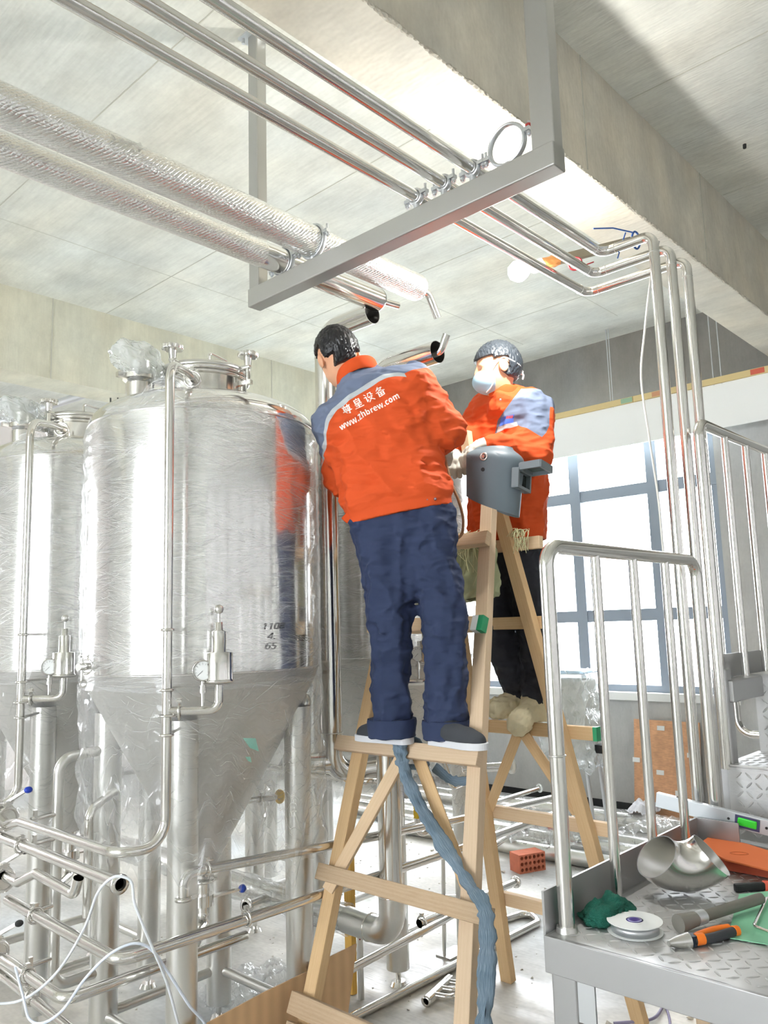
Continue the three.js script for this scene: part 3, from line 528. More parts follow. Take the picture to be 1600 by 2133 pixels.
// ---------------------------------------------------------------- wooden stepladder
const woodTex = (a, b, ox) => dataTex(256, 512, (u, v) => { const w = .05 * tile(u, v, 3, ox), g = .5 + .5 * Math.sin((u * 9 + w * 8 + .6 * tile(u, v, 2, ox + 4)) * 6.283), f = .5 + .5 * tile(u * 1, (v * .5) % 1, 40, ox + 9), k = clamp(.22 * g + .25 + .4 * f + .2 * tile(u, v, 90, ox) + .35 * fbm(u, v, 3, 2, ox + 30)); return [mix(a[0], b[0], k), mix(a[1], b[1], k), mix(a[2], b[2], k)]; });
const wood = (a, b, ox) => { const map = woodTex(a, b, ox); map.repeat.set(9, 1.1); return std({ map, roughness: .78 }); };
M.wood = [wood([.82, .70, .55], [.87, .77, .64], 1), wood([.80, .66, .48], [.86, .74, .57], 21), wood([.77, .67, .55], [.83, .74, .63], 41)];
M.woodOld = wood([.66, .56, .44], [.76, .67, .56], 61);
const ladder = thing('stepladder', 'home made wooden stepladder under the two men', 'ladder');
const FX = y => 1.9 + .42 * y, GX = y => 3.2 - .12 * y;
{
  const post = (a, b, m) => part(ladder, 'post', bar(a, b, .058, .042, V(0, 0, 1), .003), M.wood[m]);
  post([FX(0), 0, -1.564], [FX(2.36), 2.36, -2.015], 2); post([FX(0), 0, -2.268], [FX(2.36), 2.36, -2.452], 1);
  post([GX(0), 0, -1.645], [GX(2.40), 2.40, -2.084], 1); post([GX(0), 0, -2.278], [GX(2.40), 2.40, -2.352], 1);
  const tape = std({ color: hex('#2f9a68'), roughness: .5 });
  const rungF = (y, z0, z1, m, h = .058) => part(ladder, 'rung', bar([FX(y) - .042, y, z0], [FX(y) - .042, y, z1], h, .034, V(0.38, .92, 0), .003), M.wood[m]);
  rungF(.30, -2.345, -1.46, 2, .07).material = M.woodOld; part(ladder, 'rung', bar([FX(.24) - .06, .235, -2.32], [FX(.24) - .06, .235, -1.5], .05, .03, V(.38, .92, 0), .003), M.woodOld);
  rungF(.695, -2.375, -1.585, 2).material = M.woodOld; const s1 = rungF(1.137, -2.455, -1.74, 2); rungF(1.60, -2.44, -1.835, 0); rungF(1.945, -2.40, -1.90, 0);
  part(ladder, 'tape_end', [bar([FX(1.6) - .042, 1.6, -1.885], [FX(1.6) - .042, 1.6, -1.855], .060, .036, V(.38, .92, 0))], M.white, 'white tape');
  part(ladder, 'tape_end', [bar([FX(1.6) - .042, 1.6, -1.856], [FX(1.6) - .042, 1.6, -1.833], .061, .037, V(.38, .92, 0))], tape, 'green tape');
  const rungG = (y, z0, z1, m) => part(ladder, 'rung', bar([GX(y) + .042, y, z0], [GX(y) + .042, y, z1], .055, .034, V(0, 1, 0), .003), M.wood[m]);
  rungG(.355, -2.33, -1.62, 0); rungG(.745, -2.36, -1.70, 0); rungG(1.135, -2.42, -1.70, 1); rungG(1.60, -2.42, -1.84, 1); rungG(1.945, -2.42, -1.86, 0);
  part(ladder, 'tape_end', bar([GX(1.135) + .042, 1.135, -1.715], [GX(1.135) + .042, 1.135, -1.697], .057, .036, V(0, 1, 0)), tape, 'green tape');
  part(ladder, 'top_board', bar([2.865, 2.325, -2.55], [2.865, 2.345, -1.99], .06, .045, V(0, 1, 0), .003), M.wood[1]);
  part(ladder, 'top_block', bar([2.82, 2.335, -2.09], [2.82, 2.45, -2.10], .045, .035, V(0, 0, 1), .003), M.wood[0]);
  const brace = (a, b, m) => part(ladder, 'brace', bar(a, b, .045, .028, V(.4, 0, .9), .002), M.wood[m]);
  brace([FX(1.1) - .01, 1.12, -2.11], [FX(.64) - .03, .64, -2.315], 0); brace([FX(1.1) + .02, 1.12, -2.07], [FX(.72) + .03, .72, -1.73], 1);
  brace([GX(1.1) + .01, 1.11, -2.08], [GX(.76) + .02, .76, -2.29], 1); brace([GX(1.1) + .01, 1.11, -2.04], [GX(.80) + .02, .80, -1.83], 1);
  settle(ladder);
}
// denim strip tied round the step and trailing down the post
M.denim = (() => { const m = dataTex(256, 256, (u, v) => { const t = .5 + .5 * Math.sin((u + v) * 300), k = clamp(.5 + 1.1 * fbm(u, v, 6, 4, 7)); return [mix(.26, .60, k) + .05 * t, mix(.35, .66, k) + .05 * t, mix(.42, .72, k) + .04 * t]; }); m.repeat.set(4, 3); return std({ map: m, roughness: .95, bumpMap: m, bumpScale: .003 }); })();
function ribbon(pts, w, th, side, n = 70) { // flattened wrinkled band
  const c = spline(pts, n), g = sweep(c, .5, 14, true), p = g.attributes.position, ring = 15;
  const s0 = v3(side).normalize();
  for (let i = 0; i < p.count; i++) {
    const k = i < ring * (n + 1) ? Math.floor(i / ring) : (i < ring * (n + 1) + 16 ? 0 : n); const o = c[k], t = c[Math.min(k + 1, n)].clone().sub(c[Math.max(k - 1, 0)]).normalize();
    const s = s0.clone().addScaledVector(t, -s0.dot(t)).normalize(), q = V(0, 0, 0).crossVectors(t, s), d = V(p.getX(i), p.getY(i), p.getZ(i)).sub(o);
    const kk = k * 70 / n, ww = w * (1 + .28 * n2(kk * .23, 3) + .10 * n2(kk * .5, 9)), f = 1 + .4 * n3(d.dot(s) * 6, kk * .3, 4);
    const r = o.clone().addScaledVector(s, d.dot(s) * ww).addScaledVector(q, d.dot(q) * th * f); p.setXYZ(i, r.x, r.y, r.z);
  }
  g.computeVertexNormals(); return g;
}
{
  const t = thing('denim_strap', 'torn strip of blue denim tied to the step and trailing down', 'strap');
  part(t, 'trailing_strip', crumple(ribbon([[2.315, 1.185, -2.10], [2.295, 1.15, -2.075], [2.29, 1.09, -2.06], [2.26, 1.0, -1.985], [2.21, .875, -1.825], [2.165, .785, -1.69], [2.105, .735, -1.575], [2.085, .68, -1.555], [2.06, .55, -1.545], [2.0, .40, -1.525], [1.96, .2, -1.50], [1.95, .02, -1.48]], .05, .022, [.6, 0, .8], 160), .004, 26), M.denim);
  part(t, 'step_loop', ribbon([[2.315, 1.185, -2.10], [2.36, 1.185, -2.09], [2.41, 1.13, -2.06], [2.40, 1.07, -2.05], [2.33, 1.08, -2.075]], .04, .016, [0, .3, 1], 30), M.denim);
  part(t, 'loose_end', ribbon([[2.42, 1.07, -2.02], [2.46, 1.02, -1.96], [2.50, 1.03, -1.90], [2.52, 1.09, -1.87]], .035, .016, [0, 1, .3], 24), M.denim); settle(t);
}
// canvas bag with straw hung between the rungs
{
  const t = thing('canvas_bag', 'faded green canvas bag hanging from the ladder with straw sticking out', 'bag');
  const sh = new THREE.BoxGeometry(.10, .22, .36, 8, 16, 24); { const p = sh.attributes.position; for (let i = 0; i < p.count; i++) { const y = p.getY(i), z = p.getZ(i), k = .7 + .5 * smooth(.11, -.05, y); p.setX(i, p.getX(i) * k * (1 - .6 * Math.pow(Math.abs(z) / .18, 4))); p.setY(i, y - .02 * Math.cos(z * 9)); } }
  part(t, 'bag_body', crumple(sh, .010, 14).translate(2.86, 1.835, -2.18), std({ color: hex('#aab08c'), roughness: .95 }));
  part(t, 'flap', crumple(new RoundedBoxGeometry(.12, .025, .34, 3, .01), .008, 18).translate(2.83, 1.965, -2.24), std({ color: hex('#a6b28e'), roughness: .95 }));
  const straw = std({ color: hex('#c9c79c'), roughness: .9 }), gs = [];
  for (let k = 0; k < 46; k++) { const z = rnd(-2.38, -1.98), x = 2.76 + rnd(0, .05), L = rnd(.04, .2), a = [x, 1.985 + rnd(0, .02), z]; gs.push(plain(sweep(spline([a, [x - .03, 1.98, z + rnd(-.03, .03)], [x - .045, 1.96 - L * .5, z + rnd(-.03, .03)], [x - .04 + rnd(-.02, .02), 1.96 - L, z + rnd(-.06, .06)]], 7), .0013, 4, false))); }
  for (let k = 0; k < 20; k++) { const z = rnd(-1.96, -1.90), x = 2.96 + rnd(-.03, .04); gs.push(plain(sweep(spline([[x, 1.975, z - .04], [x, 1.995 + rnd(0, .015), z], [x - .03, 1.98, z + rnd(0, .05)], [x - .04, 1.93 - rnd(0, .04), z + rnd(0, .05)]], 7), .0013, 4, false))); }
  part(t, 'straw', mergeGeometries(gs), straw).userData.kind = 'stuff'; settle(t);
}
// welding mask hung on the ladder top
{
  const t = thing('welding_mask', 'dark grey welding mask with a flip-up lens hung on the ladder', 'welding mask');
  const N = 44, K = 30, pos = [], idx = [], o = V(2.715, 2.185, -1.875);
  const f = V(.16, -.06, .98).normalize(), up = V(.10, 1, .05).normalize(), sd = V(0, 0, 0).crossVectors(up, f).normalize(); up.crossVectors(f, sd);
  const at = (a, v) => { // a: angle round the face, v: 0 bottom .. 1 top
    const top = smooth(.72, 1, v), rs = .108 * (1 - .12 * (1 - v)) * Math.sqrt(1 - Math.pow(top, 2) * .75), rf = .148 * (1 - .10 * (1 - v)) * Math.sqrt(1 - Math.pow(top, 2) * .6);
    const bottom = -.155 + .075 * Math.pow(Math.abs(a) / 2.05, 2.2), y = mix(bottom,   .135, v);
    return o.clone().addScaledVector(sd, Math.sin(a) * rs).addScaledVector(f, Math.cos(a) * rf - .03).addScaledVector(up, y);
  };
  for (const off of [0, 1]) for (let j = 0; j <= K; j++) for (let i = 0; i <= N; i++) { const a = mix(-2.05, 2.05, i / N), p = at(a, j / K); if (off) p.lerp(o.clone().addScaledVector(up, p.clone().sub(o).dot(up)), .03); pos.push(p.x, p.y, p.z); }
  const S = (N + 1) * (K + 1), id = (s, i, j) => s * S + j * (N + 1) + i;
  for (let j = 0; j < K; j++) for (let i = 0; i < N; i++) { idx.push(id(0, i, j), id(0, i, j + 1), id(0, i + 1, j), id(0, i + 1, j), id(0, i, j + 1), id(0, i + 1, j + 1)); idx.push(id(1, i, j), id(1, i + 1, j), id(1, i, j + 1), id(1, i + 1, j), id(1, i + 1, j + 1), id(1, i, j + 1)); }
  for (let i = 0; i < N; i++) for (const j of [0, K]) idx.push(id(0, i, j), id(0, i + 1, j), id(1, i, j), id(1, i, j), id(0, i + 1, j), id(1, i + 1, j));
  for (let j = 0; j < K; j++) for (const i of [0, N]) idx.push(id(0, i, j), id(1, i, j), id(0, i, j + 1), id(0, i, j + 1), id(1, i, j), id(1, i, j + 1));
  const g = new THREE.BufferGeometry(); g.setAttribute('position', new THREE.Float32BufferAttribute(pos, 3)); g.setIndex(idx); g.computeVertexNormals();
  const maskMat = std({ color: hex('#626e76'), roughness: .5, bumpMap: M.plaster.bumpMap, bumpScale: .0006 });
  part(t, 'shell', toCreasedNormals(g, .9), maskMat);
  const frameMat = std({ color: hex('#6d767b'), roughness: .45 });
  const c = o.clone().addScaledVector(f, .100).addScaledVector(up, -.008), P = (a, b, d) => c.clone().addScaledVector(sd, a).addScaledVector(up, b).addScaledVector(f, d);
  const fr = []; for (const s of [-1, 1]) fr.push(bar(P(-.062, .035 * s, .012), P(.062, .035 * s, .012), .012, .03, up), bar(P(.058 * s, -.038, .012), P(.058 * s, .038, .012), .012, .03, sd));
  const lf = part(t, 'lens_frame', fr, frameMat, 'grey plastic lens frame'); part(lf, 'fixed_lens', bar(P(-.055, 0, .006), P(.055, 0, .006), .062, .004, up), std({ color: hex('#2f3433'), roughness: .15 }), 'dark glass');
  const fl = []; const Q = (a, b, d) => P(a, .042 + b * .25 + d * .08, .03 + d); // flipped up door, standing out from the top edge
  for (const s of [-1, 1]) fl.push(bar(Q(.058 * s, .01, .0), Q(.058 * s, .01, .085), .03, .010, up));
  fl.push(bar(Q(-.06, .01, .085), Q(.06, .01, .085), .03, .010, up), bar(Q(-.06, .01, .0), Q(.06, .01, .0), .026, .012, up));
  const door = part(t, 'flip_up_door', fl, frameMat, 'raised lens door'); part(door, 'dark_lens', bar(Q(0, .02, .006), Q(0, .02, .08), .108, .004, sd), std({ color: hex('#5f6c68'), roughness: .2 }));
  const kn = o.clone().addScaledVector(sd, -.106).addScaledVector(up, .075).addScaledVector(f, -.01);
  part(t, 'headgear_knob', [aim(new THREE.TorusGeometry(.014, .004, 8, 20).rotateX(Math.PI / 2), kn, sd.clone().negate()), aim(new THREE.CylinderGeometry(.007, .007, .012, 14), kn, sd.clone().negate())], M.satin, 'steel ring knob');
  part(t, 'rivet', aim(new THREE.CylinderGeometry(.008, .008, .004, 14), at(-1.45, .56), sd.clone().negate()), M.dark);
  const hg = spline([o.clone().addScaledVector(sd, -.10).addScaledVector(up, .08).addScaledVector(f, -.02).toArray(), o.clone().addScaledVector(sd, -.07).addScaledVector(up, .10).addScaledVector(f, -.09).toArray(), o.clone().addScaledVector(sd, .07).addScaledVector(up, .10).addScaledVector(f, -.09).toArray(), o.clone().addScaledVector(sd, .10).addScaledVector(up, .08).addScaledVector(f, -.02).toArray()], 24);
  part(t, 'headband', sweep(hg, .008, 8), M.black); settle(t);
}

// ---------------------------------------------------------------- raised steel platform with steps
M.plate = std({ color: rgb(.56, .56, .555), metalness: .8, roughness: .46, bumpMap: M.plaster.bumpMap, bumpScale: .0008 });
M.fascia = std({ color: rgb(.42, .42, .42), metalness: .8, roughness: .4 });
const YD = .88, ZL = -1.07;
function lozenges(x0, x1, z0, z1, place) { // raised lens pattern of chequer plate
  const gs = [], unit = new THREE.SphereGeometry(1, 8, 5, 0, Math.PI * 2, 0, Math.PI / 2).scale(.0145, .0022, .0034);
  for (let i = 0, a = x0; a < x1; a += .030, i++) for (let j = 0, b = z0; b < z1; b += .030, j++) { const g = unit.clone().rotateY((i + j) % 2 ? Math.PI / 4 : -Math.PI / 4).translate(a + .015, 0, b + .015); place(g); gs.push(plain(g)); }
  return mergeGeometries(gs);
}
{
  const t = thing('work_platform', 'steel chequer plate platform with tools on it and steps behind', 'platform');
  const deck = part(t, 'deck', box(1.70, YD - .006, ZL - .02, 2.80, YD, .55), M.plate);
  part(deck, 'raised_pattern', lozenges(1.72, 2.78, ZL + .01, .2, g => g.translate(0, YD, 0)), M.plate).userData.kind = 'stuff';
  part(t, 'front_fascia', rbox(1.692, YD - .08, ZL - .03, 1.704, YD, .55, .002), M.fascia); part(t, 'side_fascia', rbox(1.70, YD - .08, ZL - .03, 2.84, YD, ZL - .018, .002), M.fascia);
  part(t, 'toe_board', box(1.70, YD - .08, ZL - .034, 2.60, YD + .095, ZL - .028), M.fascia); part(t, 'toe_board', box(2.60, YD, ZL - .034, 2.606, YD + .095, ZL + .10), M.fascia);
  const leg = part(t, 'leg', rbox(1.70, 0, ZL - .02, 1.765, YD - .03, ZL + .045, .006), M.fascia);
  part(leg, 'gusset_plate', bar([1.708, YD - .17, ZL + .065], [1.708, YD - .02, ZL + .065], .045, .006), M.galv);
  for (const [x, z] of [[2.74, ZL + .02], [1.73, .45], [2.74, .45]]) part(t, 'leg', rbox(x - .03, 0, z - .03, x + .03, YD - .03, z + .03, .006), M.fascia);
  // first step and upper landing
  const r1 = part(t, 'step_riser', box(2.79, YD, ZL + .01, 2.796, 1.117, .55), M.plate), tr = part(t, 'step_tread', rbox(2.785, 1.108, ZL, 3.12, 1.117, .55, .002), M.plate);
  part(r1, 'raised_pattern', lozenges(YD + .01, 1.10, ZL + .03, -.4, g => g.rotateZ(Math.PI / 2).translate(2.79, 0, 0)), M.plate).userData.kind = 'stuff';
  part(tr, 'raised_pattern', lozenges(2.80, 3.09, ZL + .02, -.4, g => g.translate(0, 1.117, 0)), M.plate).userData.kind = 'stuff';
  const r2 = part(t, 'step_riser', box(3.10, 1.117, ZL + .015, 3.106, 1.39, .55), M.plate);
  part(r2, 'raised_pattern', lozenges(1.13, 1.37, ZL + .03, -.4, g => g.rotateZ(Math.PI / 2).translate(3.10, 0, 0)), M.plate).userData.kind = 'stuff';
  part(t, 'upper_deck', box(3.09, 1.384, ZL, 5.2, 1.392, .55), M.plate);
  part(t, 'side_channel', rbox(2.81, 1.315, ZL - .02, 5.2, 1.388, ZL + .045, .004), M.fascia);
  part(t, 'corner_column', rbox(2.795, .02, ZL - .02, 2.845, 1.43, ZL + .03, .008), M.fascia); part(t, 'leg', rbox(5.1, 0, ZL - .02, 5.16, 1.32, ZL + .04, .006), M.fascia); part(t, 'leg', rbox(4.2, 0, .45, 4.26, 1.32, .51, .006), M.fascia);
  part(t, 'toe_board', box(2.86, 1.388, ZL - .03, 5.2, 1.47, ZL - .024), M.fascia);
  // lower railing
  const rail = part(t, 'handrail', pipe([[1.748, YD, ZL], [1.748, 1.79, ZL], [2.685, 1.79, ZL], [2.685, YD, ZL]], .019, .055, 20), M.steel, 'bent tube handrail of the lower deck');
  part(rail, 'weld_ring', new THREE.TorusGeometry(.0195, .0025, 8, 24).rotateX(Math.PI / 2).translate(1.748, 1.28, ZL), M.satin); part(rail, 'base_collar', cyl([1.748, YD, ZL], [1.748, YD + .012, ZL], .026, .024, 20), M.satin);
  for (const x of [2.0, 2.225, 2.445]) part(t, 'baluster', cyl([x, YD - .01, ZL], [x, 1.785, ZL], .0135, .0135, 18), M.steel);
  const rail2 = part(t, 'handrail', pipe([[2.80, 1.10, ZL + .005], [2.80, 2.285, ZL + .005], [5.1, 2.285, ZL + .005], [5.1, 1.39, ZL + .005]], .019, .05, 20), M.steel, 'bent tube handrail of the upper landing');
  for (const x of [3.05, 3.27, 3.50, 3.74, 3.98, 4.22, 4.46, 4.7, 4.92]) part(t, 'baluster', cyl([x, 1.38, ZL + .005], [x, 2.28, ZL + .005], .0135, .0135, 18), M.steel);
  part(t, 'drain_pipe', pipe([[3.45, 1.315, -1.258], [3.45, 1.128, -1.254], [3.45, 1.125, -.9], [3.45, 1.125, -.5]], .016, .06, 14), M.steel);
  settle(t);
}
// ---------------------------------------------------------------- things lying on the platform
{
  const t = thing('elbow_fitting', 'large polished pipe elbow standing on the platform, open ends up', 'pipe fitting');
  const rt = V(.672, 0, .726), upv = V(-.30, 1, .28).normalize(), R = .098, r = .062, c = V(2.135, YD + R + r + .001, -.935), arc = (r2) => { const p = []; for (let k = 0; k <= 20; k++) { const a = mix(-Math.PI * .77, -Math.PI * .23, k / 20); p.push(c.clone().addScaledVector(rt, Math.cos(a) * R).addScaledVector(upv, Math.sin(a) * R)); } return p; };
  const pts = arc(); part(t, 'outer_wall', sweep(pts, r, 40, false), std({ color: rgb(.72, .70, .67), metalness: 1, roughness: .2 })); part(t, 'inner_wall', sweep(pts, r - .0022, 40, false), M.satin);
  const rims = [0, 20].map(k => { const d = pts[k].clone().sub(pts[k ? 19 : 1]).normalize(); return aim(new THREE.RingGeometry(r - .0022, r, 40).rotateX(-Math.PI / 2), pts[k], d); }); rims.forEach(g => part(t, 'rim', g, M.galv)); settle(t);
}
{
  const sq = v => Math.sign(v) * Math.pow(Math.abs(v), .6), pad = (a, b, c2) => { const g = new THREE.SphereGeometry(1, 56, 28), p = g.attributes.position; for (let i = 0; i < p.count; i++) p.setXYZ(i, sq(p.getX(i)) * a, p.getY(i) * b + .006 * Math.sin(p.getX(i) * 2.2), sq(p.getZ(i)) * c2); g.computeVertexNormals(); return g; }; const g = crumple(crumple(pad(.072, .012, .05), .008, 14), .003, 60), h = crumple(crumple(pad(.05, .016, .042), .010, 16), .003, 60).translate(-.012, .012, .004);
  single('scouring_pad', merge([g, h]).rotateY(-.4).translate(1.872, YD + .018, -1.032), std({ color: hex('#1f6a58'), roughness: 1, bumpMap: dataTex(256, 256, (u, v) => { const q = .5 + .5 * tile(u, v, 90, 2); return [q, q, q]; }, false), bumpScale: .006 }), 'dark green scouring pad in the corner of the platform', 'scouring pad');
}
{
  const t = thing('tape_reel', 'flat white reel with a purple core beside the green pad', 'reel'), p = [1.842, YD, -.945];
  part(t, 'flange', lathe([[.014, .024], [.0615, .024], [.063, .025], [.063, .0265], [.014, .0265]], 48).translate(...p), M.white, 'white reel face');
  part(t, 'flange', lathe([[.014, .0005], [.0615, .0005], [.063, .002], [.063, .003], [.014, .003]], 48).translate(...p), M.white);
  part(t, 'wound_tape', lathe([[.012, .003], [.054, .003], [.054, .024], [.012, .024]], 48).translate(...p), M.galv); part(t, 'core', lathe([[.0001, .015], [.0195, .0268], [.0135, .0272], [.0001, .02]], 32).translate(...p), std({ color: hex('#4b3a8c'), roughness: .4 }), 'purple core'); settle(t);
}
{
  const t = thing('wire_brush', 'worn grey tool with a thick head and round handle', 'tool'), a = V(1.892, YD + .022, -.862), b = V(1.95, YD + .024, -.838), c = V(2.165, YD + .028, -.768);
  const dull = std({ color: hex('#7d7a72'), roughness: .7, metalness: .2 });
  part(t, 'handle', cyl(b, c, .0125, .013, 16), std({ color: hex('#6f6c63'), roughness: .65 })); part(t, 'head', sweep([a, a.clone().lerp(b, .5), b], k => .021 - .006 * k, 16), dull); part(t, 'collar', cyl(b.clone().lerp(a, .15), b.clone().lerp(c, .08), .017, .016, 16), M.galv); settle(t);
}
{
  const t = thing('pliers', 'pliers with black and orange grips at the platform edge', 'pliers'), y = YD + .012, O = std({ color: hex('#f07a1c'), roughness: .45 }), K = std({ color: hex('#34363a'), roughness: .6 });
  part(t, 'jaws', sweep(spline([[1.793, y, -.842], [1.81, y, -.832], [1.835, y, -.815]], 8), k => .006 + .012 * k, 12), M.satin); part(t, 'pivot', cyl([1.842, y - .01, -.812], [1.842, y + .012, -.812], .014, .014, 16), std({ color: hex('#2a3542'), roughness: .4, metalness: .5 }));
  const hnd = (pts, m, r) => part(t, 'grip', sweep(spline(pts, 14), r, 12), m);
  hnd([[1.842, y, -.806], [1.875, y, -.785], [1.92, y, -.768], [1.953, y, -.757]], K, .0105); hnd([[1.845, y, -.815], [1.885, y, -.808], [1.935, y, -.793], [1.965, y, -.775]], O, .009);
  hnd([[1.845, y + .002, -.804], [1.862, y + .002, -.793]], O, .0125); hnd([[1.948, y + .001, -.759], [1.96, y, -.754]], O, .0115); settle(t);
}
{
  const s = new THREE.Shape(); s.moveTo(2.237, .848); s.lineTo(2.40, .73); s.lineTo(2.08, .50); s.lineTo(1.945, .668); s.lineTo(1.926, .765); s.closePath();
  single('green_card', new THREE.ExtrudeGeometry(s, { depth: .0015, bevelEnabled: false }).rotateX(-Math.PI / 2).translate(0, YD + .003, 0), std({ color: hex('#84c5a0'), roughness: .7 }), 'pale green card sheet at the right edge of the platform', 'card');
  single('bent_rod', pipe([[2.30, YD + .012, -.72], [2.225, YD + .012, -.775], [2.012, YD + .012, -.735], [1.99, YD + .012, -.68], [2.16, YD + .012, -.60]], .004, .02, 8), M.steel, 'thin bent steel rod on the green card', 'rod');
  const os = new THREE.Shape(); os.moveTo(2.50, 1.06); os.lineTo(2.63, 1.07); os.lineTo(2.60, .95); os.lineTo(2.56, .87); os.lineTo(2.60, .55); os.lineTo(2.44, .52); os.lineTo(2.37, .81); os.lineTo(2.40, .94); os.closePath(); const o = new THREE.ExtrudeGeometry(os, { depth: .004, bevelEnabled: false }).rotateX(-Math.PI / 2).translate(0, .036, 0);
  const card = thing('orange_carton', 'folded orange carton sheet lying behind the elbow fitting', 'carton');
  part(card, 'sheet', o.translate(0, YD, 0), std({ color: hex('#dd7440'), roughness: .8 }));
  const stamp = part(card, 'stamp_ring', new THREE.TorusGeometry(.014, .0012, 6, 28).scale(1.7, 1, 1).rotateX(-Math.PI / 2).rotateY(-1.1).translate(2.48, YD + .0405, -.93), std({ color: hex('#c7683c'), roughness: .8 })); 
  part(card, 'underside_flap', bar([2.43, YD + .018, -1.0], [2.42, YD + .018, -.6], .03, .003, V(.3, 1, 0)), std({ color: hex('#b5563c'), roughness: .85 })); settle(card);
  const kn = thing('utility_knife', 'black and red utility knife beside the elbow fitting', 'knife');
  part(kn, 'blade_holder', bar([2.262, YD + .010, -.868], [2.325, YD + .010, -.812], .020, .016, V(0, 1, 0), .004), M.black); part(kn, 'grip', bar([2.322, YD + .010, -.815], [2.40, YD + .010, -.75], .024, .018, V(0, 1, 0), .004), std({ color: hex('#e2604a'), roughness: .5 })); settle(kn);
  const al = thing('metal_angle', 'aluminium angle strip lying in front of the spirit level', 'metal strip'); const A = V(2.655, YD + .035, -1.06), B = V(2.56, YD + .035, -.62);
  part(al, 'flange', bar(A, B, .032, .003, V(1, 0, 0)), M.galv); part(al, 'web', bar(A.clone().add(V(-.016, -.016, 0)), B.clone().add(V(-.016, -.016, 0)), .034, .003, V(0, 1, 0)), M.galv); settle(al);
}
{
  const t = thing('spirit_level', 'long aluminium spirit level with a green vial leaning on the toe board', 'spirit level');
  const a = V(2.62, 1.012, -1.235), b = V(2.66, .925, -.60), d = b.clone().sub(a).normalize(), upv = V(0, 1, 0).addScaledVector(d, -d.y).normalize(), s = V(0, 0, 0).crossVectors(upv, d);
  part(t, 'body', bar(a, b, .046, .022, upv, .002), std({ color: rgb(.50, .53, .55), metalness: .6, roughness: .38 }));
  const vp = a.clone().addScaledVector(d, .285).addScaledVector(s, -.0112 * Math.sign(s.x));
  part(t, 'vial_window', bar(vp.clone().addScaledVector(d, -.036), vp.clone().addScaledVector(d, .036), .036, .003, upv), std({ color: hex('#3b3f66'), roughness: .4 })); const vial = part(t, 'vial', bar(vp.clone().addScaledVector(d, -.028), vp.clone().addScaledVector(d, .028), .024, .010, upv, .004), std({ color: hex('#3fdc3f'), roughness: .15 }), 'green bubble vial');
  for (const k of [-.055, .055]) part(t, 'screw', aim(new THREE.CylinderGeometry(.004, .004, .003, 10), vp.clone().addScaledVector(d, k), s), M.dark);
  part(t, 'hang_hole', aim(new THREE.CylinderGeometry(.008, .008, .003, 14), a.clone().addScaledVector(d, .07).addScaledVector(upv, .0225), upv), M.dark); settle(t);
}

// ---------------------------------------------------------------- people
// signed distance to tapered bones joined with a smooth minimum, meshed with surface nets
function bonesField(bones, k, extra) {
  const B = bones.map(([a, b, ra, rb, grow = 0]) => { const d = [b[0] - a[0], b[1] - a[1], b[2] - a[2]]; return { a, d, dd: d[0] * d[0] + d[1] * d[1] + d[2] * d[2] || 1e-9, ra: ra + grow, rb: (rb ?? ra) + grow }; });
  return (x, y, z) => {
    let s = 0, m = 1e9; const ds = [];
    for (const q of B) { const px = x - q.a[0], py = y - q.a[1], pz = z - q.a[2], t = clamp((px * q.d[0] + py * q.d[1] + pz * q.d[2]) / q.dd); const ex = px - q.d[0] * t, ey = py - q.d[1] * t, ez = pz - q.d[2] * t, d = Math.sqrt(ex * ex + ey * ey + ez * ez) - (q.ra + (q.rb - q.ra) * t); ds.push(d); if (d < m) m = d; }
    for (const d of ds) if (d - m < k * 8) s += Math.exp(-(d - m) / k); let r = m - k * Math.log(s); if (extra) r = extra(r, x, y, z); return r;
  };
}
const A3 = p => p.isVector3 ? p.toArray() : p;
